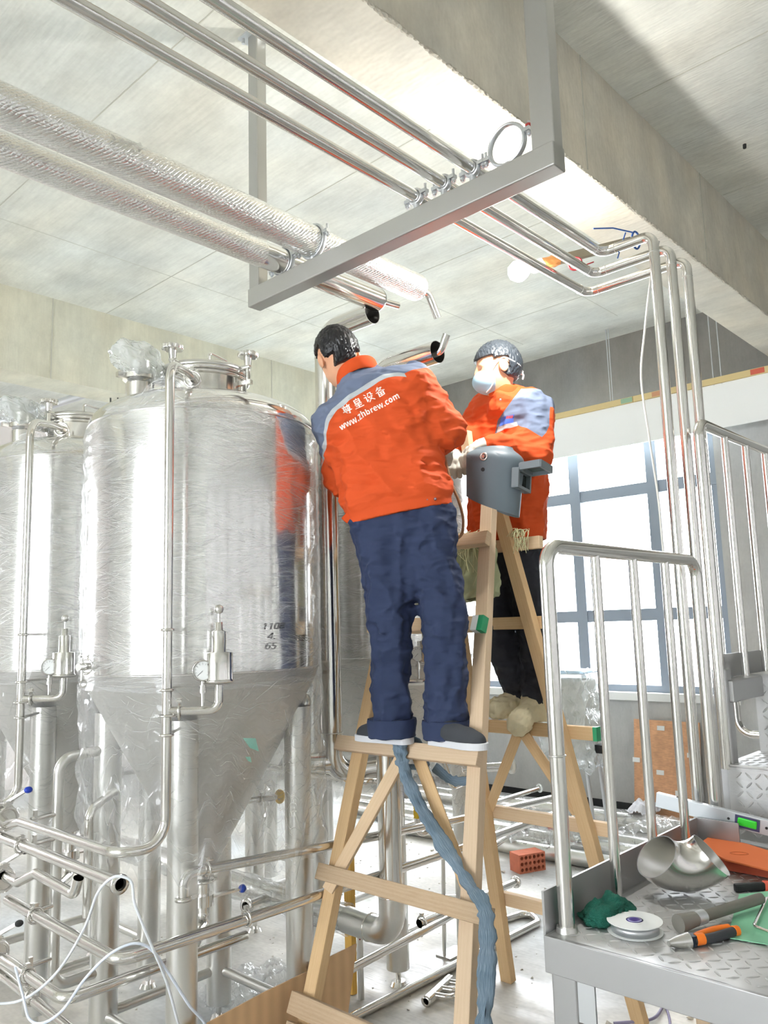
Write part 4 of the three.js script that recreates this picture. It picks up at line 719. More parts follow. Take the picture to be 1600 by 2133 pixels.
function nets(f, lo, hi, h) {
  const N = [0, 1, 2].map(i => Math.ceil((hi[i] - lo[i]) / h) + 1), [nx, ny, nz] = N, at = (i, j, k) => (k * ny + j) * nx + i, F = new Float32Array(nx * ny * nz);
  for (let k = 0; k < nz; k++) for (let j = 0; j < ny; j++) for (let i = 0; i < nx; i++) F[at(i, j, k)] = f(lo[0] + i * h, lo[1] + j * h, lo[2] + k * h);
  const id = new Int32Array(nx * ny * nz).fill(-1), pos = [], idx = [];
  const E = [[0, 1], [2, 3], [4, 5], [6, 7], [0, 2], [1, 3], [4, 6], [5, 7], [0, 4], [1, 5], [2, 6], [3, 7]], c = new Float32Array(8);
  for (let k = 0; k < nz - 1; k++) for (let j = 0; j < ny - 1; j++) for (let i = 0; i < nx - 1; i++) {
    let m = 0; for (let q = 0; q < 8; q++) { c[q] = F[at(i + (q & 1), j + (q >> 1 & 1), k + (q >> 2))]; if (c[q] < 0) m |= 1 << q; } if (m === 0 || m === 255) continue;
    let x = 0, y = 0, z = 0, n = 0; for (const [a, b] of E) { if ((c[a] < 0) === (c[b] < 0)) continue; const t = c[a] / (c[a] - c[b]); x += (a & 1) + t * ((b & 1) - (a & 1)); y += (a >> 1 & 1) + t * ((b >> 1 & 1) - (a >> 1 & 1)); z += (a >> 2) + t * ((b >> 2) - (a >> 2)); n++; }
    id[at(i, j, k)] = pos.length / 3; pos.push(lo[0] + (i + x / n) * h, lo[1] + (j + y / n) * h, lo[2] + (k + z / n) * h);
  }
  const quad = (a, b, c2, d, flip) => { if (a < 0 || b < 0 || c2 < 0 || d < 0) return; flip ? idx.push(a, c2, b, a, d, c2) : idx.push(a, b, c2, a, c2, d); };
  for (let k = 1; k < nz - 1; k++) for (let j = 1; j < ny - 1; j++) for (let i = 1; i < nx - 1; i++) {
    const s = F[at(i, j, k)] < 0;
    if (s !== F[at(i + 1, j, k)] < 0) quad(id[at(i, j - 1, k - 1)], id[at(i, j, k - 1)], id[at(i, j, k)], id[at(i, j - 1, k)], !s);
    if (s !== F[at(i, j + 1, k)] < 0) quad(id[at(i - 1, j, k - 1)], id[at(i - 1, j, k)], id[at(i, j, k)], id[at(i, j, k - 1)], !s);
    if (s !== F[at(i, j, k + 1)] < 0) quad(id[at(i - 1, j - 1, k)], id[at(i, j - 1, k)], id[at(i, j, k)], id[at(i - 1, j, k)], !s);
  }
  const g = new THREE.BufferGeometry(), nor = new Float32Array(pos.length), e = h * .6;
  for (let i = 0; i < pos.length; i += 3) { const [x, y, z] = [pos[i], pos[i + 1], pos[i + 2]]; const a = f(x + e, y, z) - f(x - e, y, z), b = f(x, y + e, z) - f(x, y - e, z), d = f(x, y, z + e) - f(x, y, z - e), l = Math.hypot(a, b, d) || 1; nor[i] = a / l; nor[i + 1] = b / l; nor[i + 2] = d / l; }
  g.setAttribute('position', new THREE.Float32BufferAttribute(pos, 3)); g.setAttribute('normal', new THREE.BufferAttribute(nor, 3)); g.setIndex(idx); return g;
}
function netsOf(bones, k, h, extra, pad = .06) { // grid round the bones
  const lo = [1e9, 1e9, 1e9], hi = [-1e9, -1e9, -1e9]; for (const [a, b, ra, rb] of bones) for (const [p, r] of [[a, ra], [b, rb ?? ra]]) for (let i = 0; i < 3; i++) { lo[i] = Math.min(lo[i], p[i] - r - pad); hi[i] = Math.max(hi[i], p[i] + r + pad); }
  return nets(bonesField(bones, k, extra), lo, hi, h);
}
// planar cloth uv in a garment's own axes; alternative half of the sheet for triangles facing the other way
function clothUV(g, o, R, U, size, splitDir) {
  g = g.toNonIndexed(); const p = g.attributes.position, n = g.attributes.normal, uv = new Float32Array(p.count * 2), q = V(0, 0, 0);
  for (let i = 0; i < p.count; i += 3) {
    let s = 0; for (let j = 0; j < 3; j++) s += n.getX(i + j) * splitDir.x + n.getY(i + j) * splitDir.y + n.getZ(i + j) * splitDir.z;
    for (let j = 0; j < 3; j++) { q.set(p.getX(i + j), p.getY(i + j), p.getZ(i + j)).sub(o); const u = clamp(q.dot(R) / size + .5, .002, .998), v = clamp(q.dot(U) / size + .5, .002, .998); uv[(i + j) * 2] = u * .5 + (s < 0 ? .5 : 0); uv[(i + j) * 2 + 1] = v; }
  }
  g.setAttribute('uv', new THREE.BufferAttribute(uv, 2)); return g;
}
const fold = (f, amp, ax = 1, ay = 1, az = 1, off = 0) => (x, y, z) => amp * (Math.abs(n3(x * f * ax + off, y * f * ay, z * f * az)) * 1.6 - .6 + .4 * n3(x * f * ax * 2.7, y * f * ay * 2.7 + off, z * f * az * 2.7));
M.skin = phys({ color: hex('#e0a884'), roughness: .55 });
M.hair = std({ color: hex('#17171a'), roughness: .38 });
const weave = dataTex(256, 256, (u, v) => { const q = .5 + .25 * Math.sin(u * 420) * Math.sin(v * 420) + .25 * tile(u, v, 90, 3); return [q, q, q]; }, false);
const cloth = (c, ox) => { const b = hex(c); return std({ color: b, roughness: .92 }); };
M.trouserBlue = phys({ color: hex('#2c3755'), roughness: .9, sheen: .3 });
M.trouserDark = phys({ color: hex('#23262f'), roughness: .8, sheen: .3 });
M.glove = std({ color: hex('#c9c8be'), roughness: .95 });
const ORANGE = '#d24e18', YOKE = '#69748b', STRIPE = '#b9bfc2';
// the lettering on the jacket back, brush strokes on a 10 x 10 grid
const GLYPH = [
  [[3, .2, 3.6, 1.2], [7, .2, 6.2, 1.2], [1, 1.5, 9, 1.5], [2, 2.4, 8, 2.4], [2, 2.4, 2, 5.6], [8, 2.4, 8, 5.6], [2, 5.6, 8, 5.6], [4, 1.5, 3.8, 4], [6, 1.5, 6.2, 4], [2, 4.3, 8, 4.3], [.6, 6.8, 9.4, 6.8], [6.6, 5.8, 6.6, 9.8], [6.6, 9.8, 5.4, 9.3], [3, 7.7, 4, 8.8]],
  [[5, 0, 4.3, 1], [2.4, 1, 7.6, 1], [2.4, 1, 2.4, 4.6], [7.6, 1, 7.6, 4.6], [2.4, 2.8, 7.6, 2.8], [2.4, 4.6, 7.6, 4.6], [1.5, 5.8, 8.5, 5.8], [2, 7.5, 8, 7.5], [.6, 9.6, 9.4, 9.6], [5, 5.8, 5, 9.6]],
  [[1.2, .4, 2.4, 1.6], [.4, 3.4, 2.2, 3.4], [2.2, 3.4, 2.2, 8.6], [2.2, 8.6, 3.6, 7.4], [5, .6, 8, .6], [5, .6, 4.8, 2.6], [4.8, 2.6, 4, 3.8], [8, .6, 8, 3], [8, 3, 9.4, 3], [4.2, 4.8, 8.6, 4.8], [8.6, 4.8, 6.6, 7.6], [6.6, 7.6, 3.8, 9.8], [5, 5.6, 7, 7.8], [7, 7.8, 9.6, 9.7]],
  [[4.2, 0, 1.6, 2.8], [3.6, 1.2, 7.6, 1.2], [7.6, 1.2, 4.6, 3.8], [4.6, 3.8, .6, 5], [3, 2, 5.6, 3.6], [5.6, 3.6, 9.4, 4.8], [2.4, 5.6, 7.8, 5.6], [2.4, 5.6, 2.4, 9.8], [7.8, 5.6, 7.8, 9.8], [2.4, 7.7, 7.8, 7.7], [2.4, 9.8, 7.8, 9.8], [5.1, 5.6, 5.1, 9.8]]];
function jacketSheet(kind) {
  const S = 1024, cv = document.createElement('canvas'); cv.width = 2 * S; cv.height = S; const c = cv.getContext('2d'); c.fillStyle = ORANGE; c.fillRect(0, 0, 2 * S, S); c.lineCap = 'round'; c.lineJoin = 'round';
  const half = (ox, back) => {
    const m = S / .62, X = a => ox + S / 2 + a * m, Y = b => S / 2 - b * m; // metres on the sheet
    c.save(); c.beginPath(); c.rect(ox, 0, S, S); c.clip();
    if (kind === 1) {
      const arch = b => { c.beginPath(); c.moveTo(X(-.31), Y(b - .15)); c.lineTo(X(-.205), Y(b - .10)); c.bezierCurveTo(X(-.165), Y(b - .03), X(-.13), Y(b - .012), X(0), Y(b)); c.bezierCurveTo(X(.10), Y(b + .012), X(.16), Y(b + .01), X(.205), Y(b - .05)); c.lineTo(X(.31), Y(b - .09)); c.lineTo(X(.31), Y(.5)); c.lineTo(X(-.31), Y(.5)); c.closePath(); c.fill(); };
      c.fillStyle = STRIPE; arch(.083); c.fillStyle = YOKE; arch(.103); c.fillStyle = ORANGE; c.fillRect(X(.185), Y(.075), .2 * m, .5 * m);
      if (back) {
        c.fillStyle = '#f4efe9'; c.strokeStyle = '#f4efe9'; c.font = `bold ${.0335 * m}px sans-serif`; const w = c.measureText('www.zhbrew.com').width; c.save(); c.translate(X(-.128), Y(-.008)); c.scale(.256 * m / w, 1); c.fillText('www.zhbrew.com', 0, 0); c.restore();
        c.lineWidth = .0042 * m; GLYPH.forEach((g, i) => { const gx = -.09 + i * .0475, s = .0038; for (const [a, b, d, e] of g) { c.lineWidth = (a === d ? .0046 : .0034) * m; c.beginPath(); c.moveTo(X(gx + a * s), Y(.072 - b * s)); c.lineTo(X(gx + d * s), Y(.072 - e * s)); c.stroke(); } });
      }
    } else {
      const poly = (pts, f) => { c.fillStyle = f; c.beginPath(); pts.forEach(([a, b], i) => i ? c.lineTo(X(a), Y(b)) : c.moveTo(X(a), Y(b))); c.closePath(); c.fill(); }, Z = (x, y) => [(x - 880) * .000323, (1200 - y) * .000323];
      poly([Z(930, 760), Z(1300, 760), Z(1480, 1040), Z(1290, 1060), Z(1255, 1330), Z(1190, 1450), Z(1120, 1520), Z(890, 1350), Z(830, 1290), Z(560, 1360), Z(600, 1180), Z(740, 1000)], YOKE);
      poly([Z(600, 1275), Z(830, 1250), Z(840, 1310), Z(580, 1345)], STRIPE); poly([Z(640, 1160), Z(800, 1150), Z(790, 1255), Z(615, 1270)], '#4a6fd0'); c.strokeStyle = '#e2655c'; c.lineWidth = 7; for (let k = 0; k < 5; k++) { const [a, b] = Z(700 + k * 18, 1190), [a2, b2] = Z(706 + k * 18, 1165); c.beginPath(); c.moveTo(X(a), Y(b)); c.lineTo(X(a2), Y(b2)); c.stroke(); }
    }
    c.restore();
  };
  half(0, true); half(S, kind === 2);
  const t = new THREE.CanvasTexture(cv); t.colorSpace = THREE.SRGBColorSpace; t.wrapS = t.wrapT = THREE.ClampToEdgeWrapping; return t;
}
// a hand (or glove): palm and five separate bent fingers
function handBones(w, dir, nrm, s = 1, left = 1, curl = .9) { // w wrist, dir to knuckles, nrm out of the back of the hand
  const d = v3(dir).normalize(), n = v3(nrm); n.addScaledVector(d, -n.dot(d)).normalize(); const a = V(0, 0, 0).crossVectors(d, n).multiplyScalar(left), o = v3(w), P = (x, y, z) => A3(o.clone().addScaledVector(d, x * s).addScaledVector(a, y * s).addScaledVector(n, z * s)), b = [];
  b.push([P(0, 0, 0), P(.03, 0, 0), .026 * s, .028 * s], [P(.03, -.022, 0), P(.085, -.030, 0), .017 * s, .014 * s], [P(.03, 0, .002), P(.09, 0, .003), .018 * s, .014 * s], [P(.03, .022, 0), P(.085, .027, 0), .017 * s, .014 * s]);
  [[-.033, .068], [-.011, .078], [.011, .074], [.031, .058]].forEach(([y, L], i) => { const c1 = curl * (.5 + .06 * i), c2 = curl * 1.15; const k = [.088, y, .002], m = [k[0] + Math.cos(c1) * L * .48, y * 1.05, k[2] - Math.sin(c1) * L * .48], e = [m[0] + Math.cos(c2) * L * .52, y * 1.05, m[2] - Math.sin(c2) * L * .52]; b.push([P(...k), P(...m), .0105 * s, .0095 * s], [P(...m), P(...e), .0095 * s, .0085 * s]); });
  b.push([P(.02, -.025, -.004), P(.05, -.05, -.018), .013 * s, .0115 * s], [P(.05, -.05, -.018), P(.078, -.052, -.034), .0112 * s, .0095 * s]); return b;
}
// skull with a face: returns distance in head axes (x right, y up, z front), metres
function headField(o, R, U, Fw, s = 1) {
  const ell = (x, y, z, cx, cy, cz, a, b, c) => { const X = (x - cx) / a, Y = (y - cy) / b, Z = (z - cz) / c, l = Math.sqrt(X * X + Y * Y + Z * Z); return (l - 1) * Math.min(a, b, c); };
  const sm = (a, b, k) => { const h = clamp(.5 + .5 * (b - a) / k); return mix(b, a, h) - k * h * (1 - h); };
  const local = (x, y, z) => { const q = [x - o.x, y - o.y, z - o.z]; return [(q[0] * R.x + q[1] * R.y + q[2] * R.z) / s, (q[0] * U.x + q[1] * U.y + q[2] * U.z) / s, (q[0] * Fw.x + q[1] * Fw.y + q[2] * Fw.z) / s]; };
  const face = (a, b, c) => {
    let d = ell(a, b, c, 0, .02, -.005, .076, .095, .094); d = sm(d, ell(a, b, c, 0, -.045, .035, .058, .072, .06), .03); d = sm(d, ell(a, b, c, 0, -.02, .092, .011, .026, .016), .012); d = sm(d, ell(a, b, c, 0, -.068, .075, .024, .012, .015), .012);
    for (const t of [-1, 1]) { d = sm(d, ell(a, b, c, t * .08, -.008, -.008, .009, .032, .021), .006); d = sm(d, ell(a, b, c, t * .032, .012, .078, .016, .008, .008), .008); const eye = ell(a, b, c, t * .032, -.002, .09, .014, .008, .01); d = Math.max(d, -eye); } return d;
  };
  return { skin: (x, y, z) => face(...local(x, y, z)) * s, local };
}
function hairGeo(H, h, lo, hi, line, seedOff) { // cap of hair: skull grown a little, cut at the hairline, strand relief
  return nets((x, y, z) => { const [a, b, c] = H.local(x, y, z); const X = a / .083, Y = (b - .022) / .102, Z = (c + .008) / .1, l = Math.sqrt(X * X + Y * Y + Z * Z), ang = Math.atan2(a, c); let d = (l - 1) * .083 - .006 - .003 * Math.abs(n3(ang * 14 + seedOff, b * 12, l)) - .002 * n3(a * 90, b * 30, c * 90); return Math.max(d, line(a, b, c)); }, lo, hi, h);
}
function person(label) { return thing('person', label, 'person'); }

{ // man in the orange jacket, seen from behind, leaning to his left
  const t = person('man seen from behind in an orange jacket with white lettering and blue trousers');
  const hipL = [2.215, 1.995, -2.085], hipR = [2.325, 2.005, -1.93], kneeL = [2.255, 1.63, -2.075], kneeR = [2.375, 1.625, -1.905], ankL = [2.285, 1.245, -2.105], ankR = [2.385, 1.245, -1.92];
  const shL = [2.135, 2.39, -2.215], shR = [2.305, 2.515, -1.965], neck = [2.20, 2.545, -2.135], elL = [2.235, 2.20, -2.275], elR = [2.42, 2.36, -1.90], haL = [2.375, 2.26, -2.34], haR = [2.515, 2.335, -2.02], pel = [2.27, 2.02, -2.01], chest = [2.235, 2.37, -2.075];
  const headC = V(2.15, 2.668, -2.215), hF = V(.50, -.25, -.83).normalize(), hU0 = V(-.10, .93, -.30), hR = V(0, 0, 0).crossVectors(hF, hU0).normalize(), hU = V(0, 0, 0).crossVectors(hR, hF).normalize(), HD = headField(headC, hR, hU, hF, .98);
  // body under the clothes, head and neck: one surface
  const core = [[pel, chest, .082, .10], [shL, shR, .05, .05], [chest, neck, .08, .055], [neck, A3(headC.clone().addScaledVector(hU, -.05)), .052, .052], [hipL, kneeL, .07, .055], [kneeL, ankL, .05, .04], [hipR, kneeR, .07, .055], [kneeR, ankR, .05, .04], [shL, elL, .042, .036], [elL, haL, .034, .028], [shR, elR, .042, .036], [elR, haR, .034, .028]];
  const bf = bonesField(core, .012), skinF = (x, y, z) => Math.min(bf(x, y, z), HD.skin(x, y, z));
  const lowBody = nets(bf, [1.98, 1.18, -2.45], [2.62, 2.52, -1.78], .012);
  const headG = nets((x, y, z) => { const a = bf(x, y, z), b = HD.skin(x, y, z), k = .02, h = clamp(.5 + .5 * (a - b) / k); return mix(a, b, h) - k * h * (1 - h); }, [headC.x - .15, 2.50, headC.z - .15], [headC.x + .17, 2.82, headC.z + .17], .0045);
  const hands = [handBones(haR, [.75, -.1, -.35], [.1, .9, .3], 1, 1, .9), handBones(haL, [.8, .3, -.1], [0, .9, -.3], 1, -1, .9)].map(b => netsOf(b, .004, .004));
  part(t, 'body', [lowBody, headG, ...hands.map(g => g.clone())], M.skin);
  part(t, 'hair', hairGeo(HD, .0045, [headC.x - .16, 2.54, headC.z - .16], [headC.x + .16, 2.82, headC.z + .16], (a, b, c) => Math.max(-(b + .062 - .4 * Math.max(0, c)) + (c > .02 ? (c - .02) * 1.7 : 0), Math.abs(a) > .060 && b < .045 && c > -.045 ? .01 : -1, Math.abs(a) > .045 && b < -.02 ? .01 : -1), 3), M.hair, 'short black hair');
  for (const g of hands) part(t, 'glove', crumpleOut(g, .003), M.glove, 'grey work glove');
  // trousers
  const tr = [[hipL, hipR, .094, .094], [hipL, kneeL, .096, .077], [kneeL, ankL, .075, .076], [hipR, kneeR, .098, .084], [kneeR, ankR, .082, .079], [[2.27, 1.97, -2.01], [2.295, 1.765, -2.0], .085, .058]];
  const tf = fold(7, .011, 1, .5, 1, 3), tf2 = fold(9, .006, .7, 1.9, .7, 9);
  part(t, 'trousers', netsOf(tr, .014, .008, (r, x, y, z) => Math.max(r + tf(x, y, z) + tf2(x, y, z), 1.20 - y)), M.trouserBlue, 'dark blue work trousers');
  for (const [a, y] of [[ankL, 1.19], [ankR, 1.185]]) { const g = new THREE.CylinderGeometry(.091, .090, .066, 40, 6, false); part(t, 'trouser_cuff', crumple(g, .004, 14).translate(a[0], y + .035, a[2]), M.trouserBlue, 'turned-up trouser cuff'); }
  // jacket: torso, sleeves, hem band
  const L = (p, q, k) => A3(v3(p).lerp(v3(q), k));
  const jk = [[shL, shR, .078, .08], [L(shL, shR, .16), L(hipL, hipR, .0), .090, .110], [L(shL, shR, .84), L(hipL, hipR, 1.0), .090, .110], [L(shL, shR, .5), L(hipL, hipR, .5), .112, .118], [L(shL, shR, .3), neck, .075, .072], [L(shL, shR, .7), neck, .07, .072], [shL, elL, .082, .072], [elL, haL, .068, .055], [shR, elR, .085, .076], [elR, L(elR, haR, .78), .074, .056]];
  const j1 = fold(5, .012, 1, .8, 1, 21), j2 = fold(9, .006, .6, 1.8, .6, 5), hem = V(.03, 1, -.02).normalize(), hemAt = V(2.27, 2.015, -2.01);
  const hemTilt = V(-.10, 1, -.13).normalize();
  const jg = netsOf(jk, .020, .0068, (r, x, y, z) => { const down = (x - hemAt.x) * hemTilt.x + (y - hemAt.y) * hemTilt.y + (z - hemAt.z) * hemTilt.z; const band = smooth(.05, .035, down) * .004; const blouse = .012 * Math.exp(-Math.pow((down - .09) / .04, 2)); return Math.max(r + (j1(x, y, z) + j2(x, y, z)) * smooth(.02, .08, down) - blouse + band, -down); });
  const jR = v3(shR).sub(v3(shL)).normalize(), jB = V(-.72, .05, .68); jB.addScaledVector(jR, -jB.dot(jR)).normalize(); const jU = V(0, 0, 0).crossVectors(jB, jR), rot = .05, jR2 = jR.clone().multiplyScalar(Math.cos(rot)).addScaledVector(jU, Math.sin(rot)), jU2 = V(0, 0, 0).crossVectors(jB, jR2);
  const jo = v3([2.195, 2.402, -2.075]);
  part(t, 'jacket', clothUV(jg, jo, jR2, jU2, .62, jB), phys({ map: jacketSheet(1), roughness: .85, sheen: .2 }), 'orange work jacket with grey yoke and white lettering');
  const col = []; for (let k = 0; k <= 22; k++) { const a = k / 22 * 5.0 - 2.5 + Math.PI; col.push(v3(neck).addScaledVector(hR, Math.sin(a) * .079).addScaledVector(hF, Math.cos(a) * .079).add(V(-.012, .040 - .012 * Math.cos(a), -.012))); }
  part(t, 'collar', flatBand(col, .052, .014, V(-.05, 1, -.12)), cloth(ORANGE), 'orange collar');
  for (const k of [.70, .86]) part(t, 'snap_button', new THREE.SphereGeometry(.006, 10, 8).translate(...A3(v3(L(hipL, hipR, k + .35)).add(V(-.082, .052, .058)))), std({ color: hex('#8f7f8a'), metalness: .6, roughness: .4 }));
  part(t, 'waist_tab', bar(A3(V(2.135, 2.045, -2.125)), A3(V(2.105, 2.00, -2.155)), .03, .008, V(0, 1, 0), .003), cloth(ORANGE));
  // shoes along the step
  shoe(t, [2.30, 1.166, -2.10], [-.05, 0, -1], '#3c3f44'); shoe(t, [2.352, 1.166, -1.905], [-.10, 0, 1], '#3c3f44');
  settle(t);
}
function crumpleOut(g, d) { g = g.clone(); const p = g.attributes.position, n = g.attributes.normal; for (let i = 0; i < p.count; i++) { const k = d + .0015 * n3(p.getX(i) * 60, p.getY(i) * 60, p.getZ(i) * 60); p.setXYZ(i, p.getX(i) + n.getX(i) * k, p.getY(i) + n.getY(i) * k, p.getZ(i) + n.getZ(i) * k); } return g; }
function flatBand(pts, h, th, up) { // a standing band along points
  const c = new THREE.CatmullRomCurve3(pts).getPoints(48), g = sweep(c, .5, 12, true), p = g.attributes.position, n = 48, ring = 13, u0 = v3(up).normalize();
  for (let i = 0; i < p.count; i++) { const k = i < ring * (n + 1) ? Math.floor(i / ring) : (i < ring * (n + 1) + 14 ? 0 : n), o = c[k], T = c[Math.min(k + 1, n)].clone().sub(c[Math.max(k - 1, 0)]).normalize(), u = u0.clone().addScaledVector(T, -u0.dot(T)).normalize(), w = V(0, 0, 0).crossVectors(T, u), d = V(p.getX(i), p.getY(i), p.getZ(i)).sub(o); const r = o.clone().addScaledVector(u, d.dot(u) * h).addScaledVector(w, d.dot(w) * th); p.setXYZ(i, r.x, r.y, r.z); }
  g.computeVertexNormals(); return g;
}
function shoe(t, heel, dir, color) { // heel position on the ground, direction of the toe
  const d = v3(dir).normalize(), a = Math.atan2(d.x, d.z), s = new THREE.Shape(); s.moveTo(-.034, 0); s.bezierCurveTo(-.04, .05, -.034, .09, -.045, .15); s.bezierCurveTo(-.05, .21, -.03, .245, 0, .247); s.bezierCurveTo(.035, .245, .047, .2, .042, .15); s.bezierCurveTo(.034, .09, .04, .05, .034, 0); s.bezierCurveTo(.028, -.028, -.028, -.028, -.034, 0);
  const place = g => g.rotateY(a).translate(heel[0] - d.x * .05, heel[1], heel[2] - d.z * .05);
  const sh = part(t, 'shoe', place(netsOf([[[0, .05, .015], [0, .055, .07], .038, .04], [[0, .045, .08], [0, .03, .16], .04, .036], [[0, .028, .16], [0, .024, .205], .036, .034], [[0, .06, .012], [0, .07, .04], .032, .034]], .012, .006, (r, x, y, z) => Math.max(r, .014 - y))), std({ color: hex(color), roughness: .85 }), 'dark canvas shoe');
  part(sh, 'sole', place(new THREE.ExtrudeGeometry(s, { depth: .02, bevelEnabled: true, bevelSize: .002, bevelThickness: .002, bevelSegments: 2, curveSegments: 10 }).rotateX(Math.PI / 2).scale(1, 1, 1).translate(0, .022, 0)), std({ color: hex('#d9dade'), roughness: .7 }), 'white rubber sole');
}
{ // second man behind the ladder, facing left, with a face mask
  const t = person('man in an orange and grey jacket wearing a pale blue face mask');
  const headC = V(2.945, 2.742, -2.00), hF = V(-.70, -.10, -.62).normalize(), hU0 = V(.05, 1, 0), hR = V(0, 0, 0).crossVectors(hF, hU0).normalize(), hU = V(0, 0, 0).crossVectors(hR, hF).normalize(), HD = headField(headC, hR, hU, hF, 1.02);
  const neck = [2.99, 2.60, -2.005], shN = [3.045, 2.53, -1.90], shF = [3.06, 2.57, -2.16], pel = [3.15, 2.02, -2.13], chest = [3.07, 2.43, -2.02], elN = [2.985, 2.335, -1.86], haN = [2.80, 2.37, -1.985], elF = [2.93, 2.41, -2.20], haF = [2.815, 2.375, -2.185];
  const hipN = [3.14, 1.98, -2.07], hipF = [3.16, 1.98, -2.19], kneeN = [3.155, 1.585, -2.00], kneeF = [3.11, 1.60, -2.20], ankN = [3.19, 1.235, -2.035], ankF = [3.26, 1.26, -2.165];
  const core = [[pel, chest, .085, .10], [shN, shF, .05, .05], [chest, neck, .08, .06], [neck, A3(headC.clone().addScaledVector(hU, -.05)), .055, .055], [hipN, kneeN, .07, .055], [kneeN, ankN, .05, .04], [hipF, kneeF, .07, .055], [kneeF, ankF, .05, .04], [shN, elN, .042, .036], [elN, haN, .034, .028], [shF, elF, .042, .036], [elF, haF, .034, .028]];
  const bf = bonesField(core, .012), body = nets(bf, [2.72, 1.16, -2.36], [3.42, 2.56, -1.76], .012);
  const headG = nets((x, y, z) => { const a = bf(x, y, z), b = HD.skin(x, y, z), k = .02, h = clamp(.5 + .5 * (a - b) / k); return mix(a, b, h) - k * h * (1 - h); }, [headC.x - .18, 2.55, headC.z - .18], [headC.x + .18, 2.90, headC.z + .17], .0045);
  const hands = [handBones(haN, [-.75, -.35, -.3], [.1, .9, -.1], 1, -1, 1.0), handBones(haF, [-.4, -.55, .5], [-.4, .8, .2], 1, 1, 1.2)].map(b => netsOf(b, .004, .004));
  part(t, 'body', [body, headG, ...hands.map(g => g.clone())], M.skin);
  part(t, 'hair', hairGeo(HD, .0045, [headC.x - .18, 2.58, headC.z - .18], [headC.x + .18, 2.90, headC.z + .18], (a, b, c) => Math.max(-(b + .055 - .75 * Math.max(0, c + .03)), c > .03 ? .045 - b : -1, Math.abs(a) > .07 && b < .03 && c > -.035 ? .01 : -1), 13), std({ color: hex('#33383e'), roughness: .36 }), 'short dark hair, lamp sheen put into its colour');  // hair colour lightened to carry the work lamp sheen
  for (const g of hands) part(t, 'glove', crumpleOut(g, .003), M.glove, 'pale cotton glove');
  const mh = nets((x, y, z) => { const [a, b, c] = HD.local(x, y, z); const X = a / .072, Y = (b + .052) / .062, Z = (c - .03) / .092, l = Math.sqrt(X * X + Y * Y + Z * Z); let d = (l - 1) * .062 ; return Math.max(d, .035 - c, -(l - .86) * .06); }, [headC.x - .18, 2.60, headC.z - .18], [headC.x + .15, 2.80, headC.z + .12], .0042);
  const mk = part(t, 'face_mask', mh, std({ color: hex('#a9cfe4'), roughness: .9 }), 'pale blue pleated face mask');
  const HP = (a, b, c) => headC.clone().addScaledVector(hR, a).addScaledVector(hU, b).addScaledVector(hF, c), sx = -1;
  part(mk, 'mask_strap', sweep(spline([HP(-.066, -.03, .05), HP(-.082, .012, .012), HP(-.090, .022, -.012), HP(-.082, .006, -.05), HP(-.05, -.012, -.092), HP(0, -.022, -.104)].map(A3), 30), .0035, 6), M.white, 'white elastic strap');
  part(mk, 'mask_strap', sweep(spline([HP(-.066, -.03, .05), HP(-.071, -.07, .045), HP(-.06, -.10, .06), HP(-.03, -.112, .075)].map(A3), 20), .003, 6), M.white);
  part(mk, 'strap_knot', [new THREE.SphereGeometry(.011, 10, 8).translate(...A3(HP(0, -.025, -.108))), sweep(spline([HP(0, -.025, -.108), HP(-.012, -.045, -.112), HP(-.008, -.062, -.106)].map(A3), 8), .004, 6), sweep(spline([HP(0, -.025, -.108), HP(.012, -.03, -.118), HP(.02, -.028, -.115)].map(A3), 8), .004, 6)], M.white, 'white knot of the straps');
  const tr = [[hipN, hipF, .115, .115], [hipN, kneeN, .102, .082], [kneeN, ankN, .078, .070], [hipF, kneeF, .102, .082], [kneeF, ankF, .078, .07]];
  const tf = fold(7, .010, 1, .6, 1, 33), tf2 = fold(10, .004, .8, 1.8, .8, 49);
  part(t, 'trousers', netsOf(tr, .012, .008, (r, x, y, z) => Math.max(r + tf(x, y, z) + tf2(x, y, z), 1.225 - y)), M.trouserDark, 'near black trousers');
  const L = (p, q, k) => A3(v3(p).lerp(v3(q), k));
  const jk = [[shN, shF, .082, .08], [L(shN, shF, .1), L(hipN, hipF, -.1), .105, .125], [L(shN, shF, .9), L(hipN, hipF, 1.1), .105, .122], [L(shN, shF, .5), [3.17, 2.0, -2.12], .13, .130], [L(shN, shF, .5), [3.09, 2.02, -2.15], .12, .130], [L(shN, shF, .3), neck, .075, .07], [L(shN, shF, .7), neck, .075, .07], [shN, elN, .09, .078], [elN, L(elN, haN, .85), .072, .054], [shF, elF, .085, .074], [elF, L(elF, haF, .8), .068, .054]];
  const j1 = fold(5, .011, 1, .8, 1, 61), j2 = fold(9, .004, .7, 1.7, .7, 75);
  const jg = netsOf(jk, .018, .0068, (r, x, y, z) => { const down = y - 1.975 - .04 * (z + 2.03); return Math.max(r + (j1(x, y, z) + j2(x, y, z)) * smooth(0, .05, down), -down); });
  const R2 = V(.672, 0, .726), U2 = V(0, 1, 0), side = V(-.726, 0, .672);
  part(t, 'jacket', clothUV(jg, v3([2.955, 2.495, -1.90]), R2, U2, .62, side), phys({ map: jacketSheet(2), roughness: .85, sheen: .2 }), 'orange work jacket with grey shoulders');
  const col = []; for (let k = 0; k <= 22; k++) { const a = k / 22 * 5.2 - 2.6 + Math.PI; col.push(v3(neck).addScaledVector(hR, Math.sin(a) * .080).addScaledVector(hF, Math.cos(a) * .082).add(V(-.004, .028 + .014 * Math.cos(a), 0))); }
  part(t, 'collar', flatBand(col, .055, .012, V(.1, 1, .05)), cloth(ORANGE), 'orange collar');
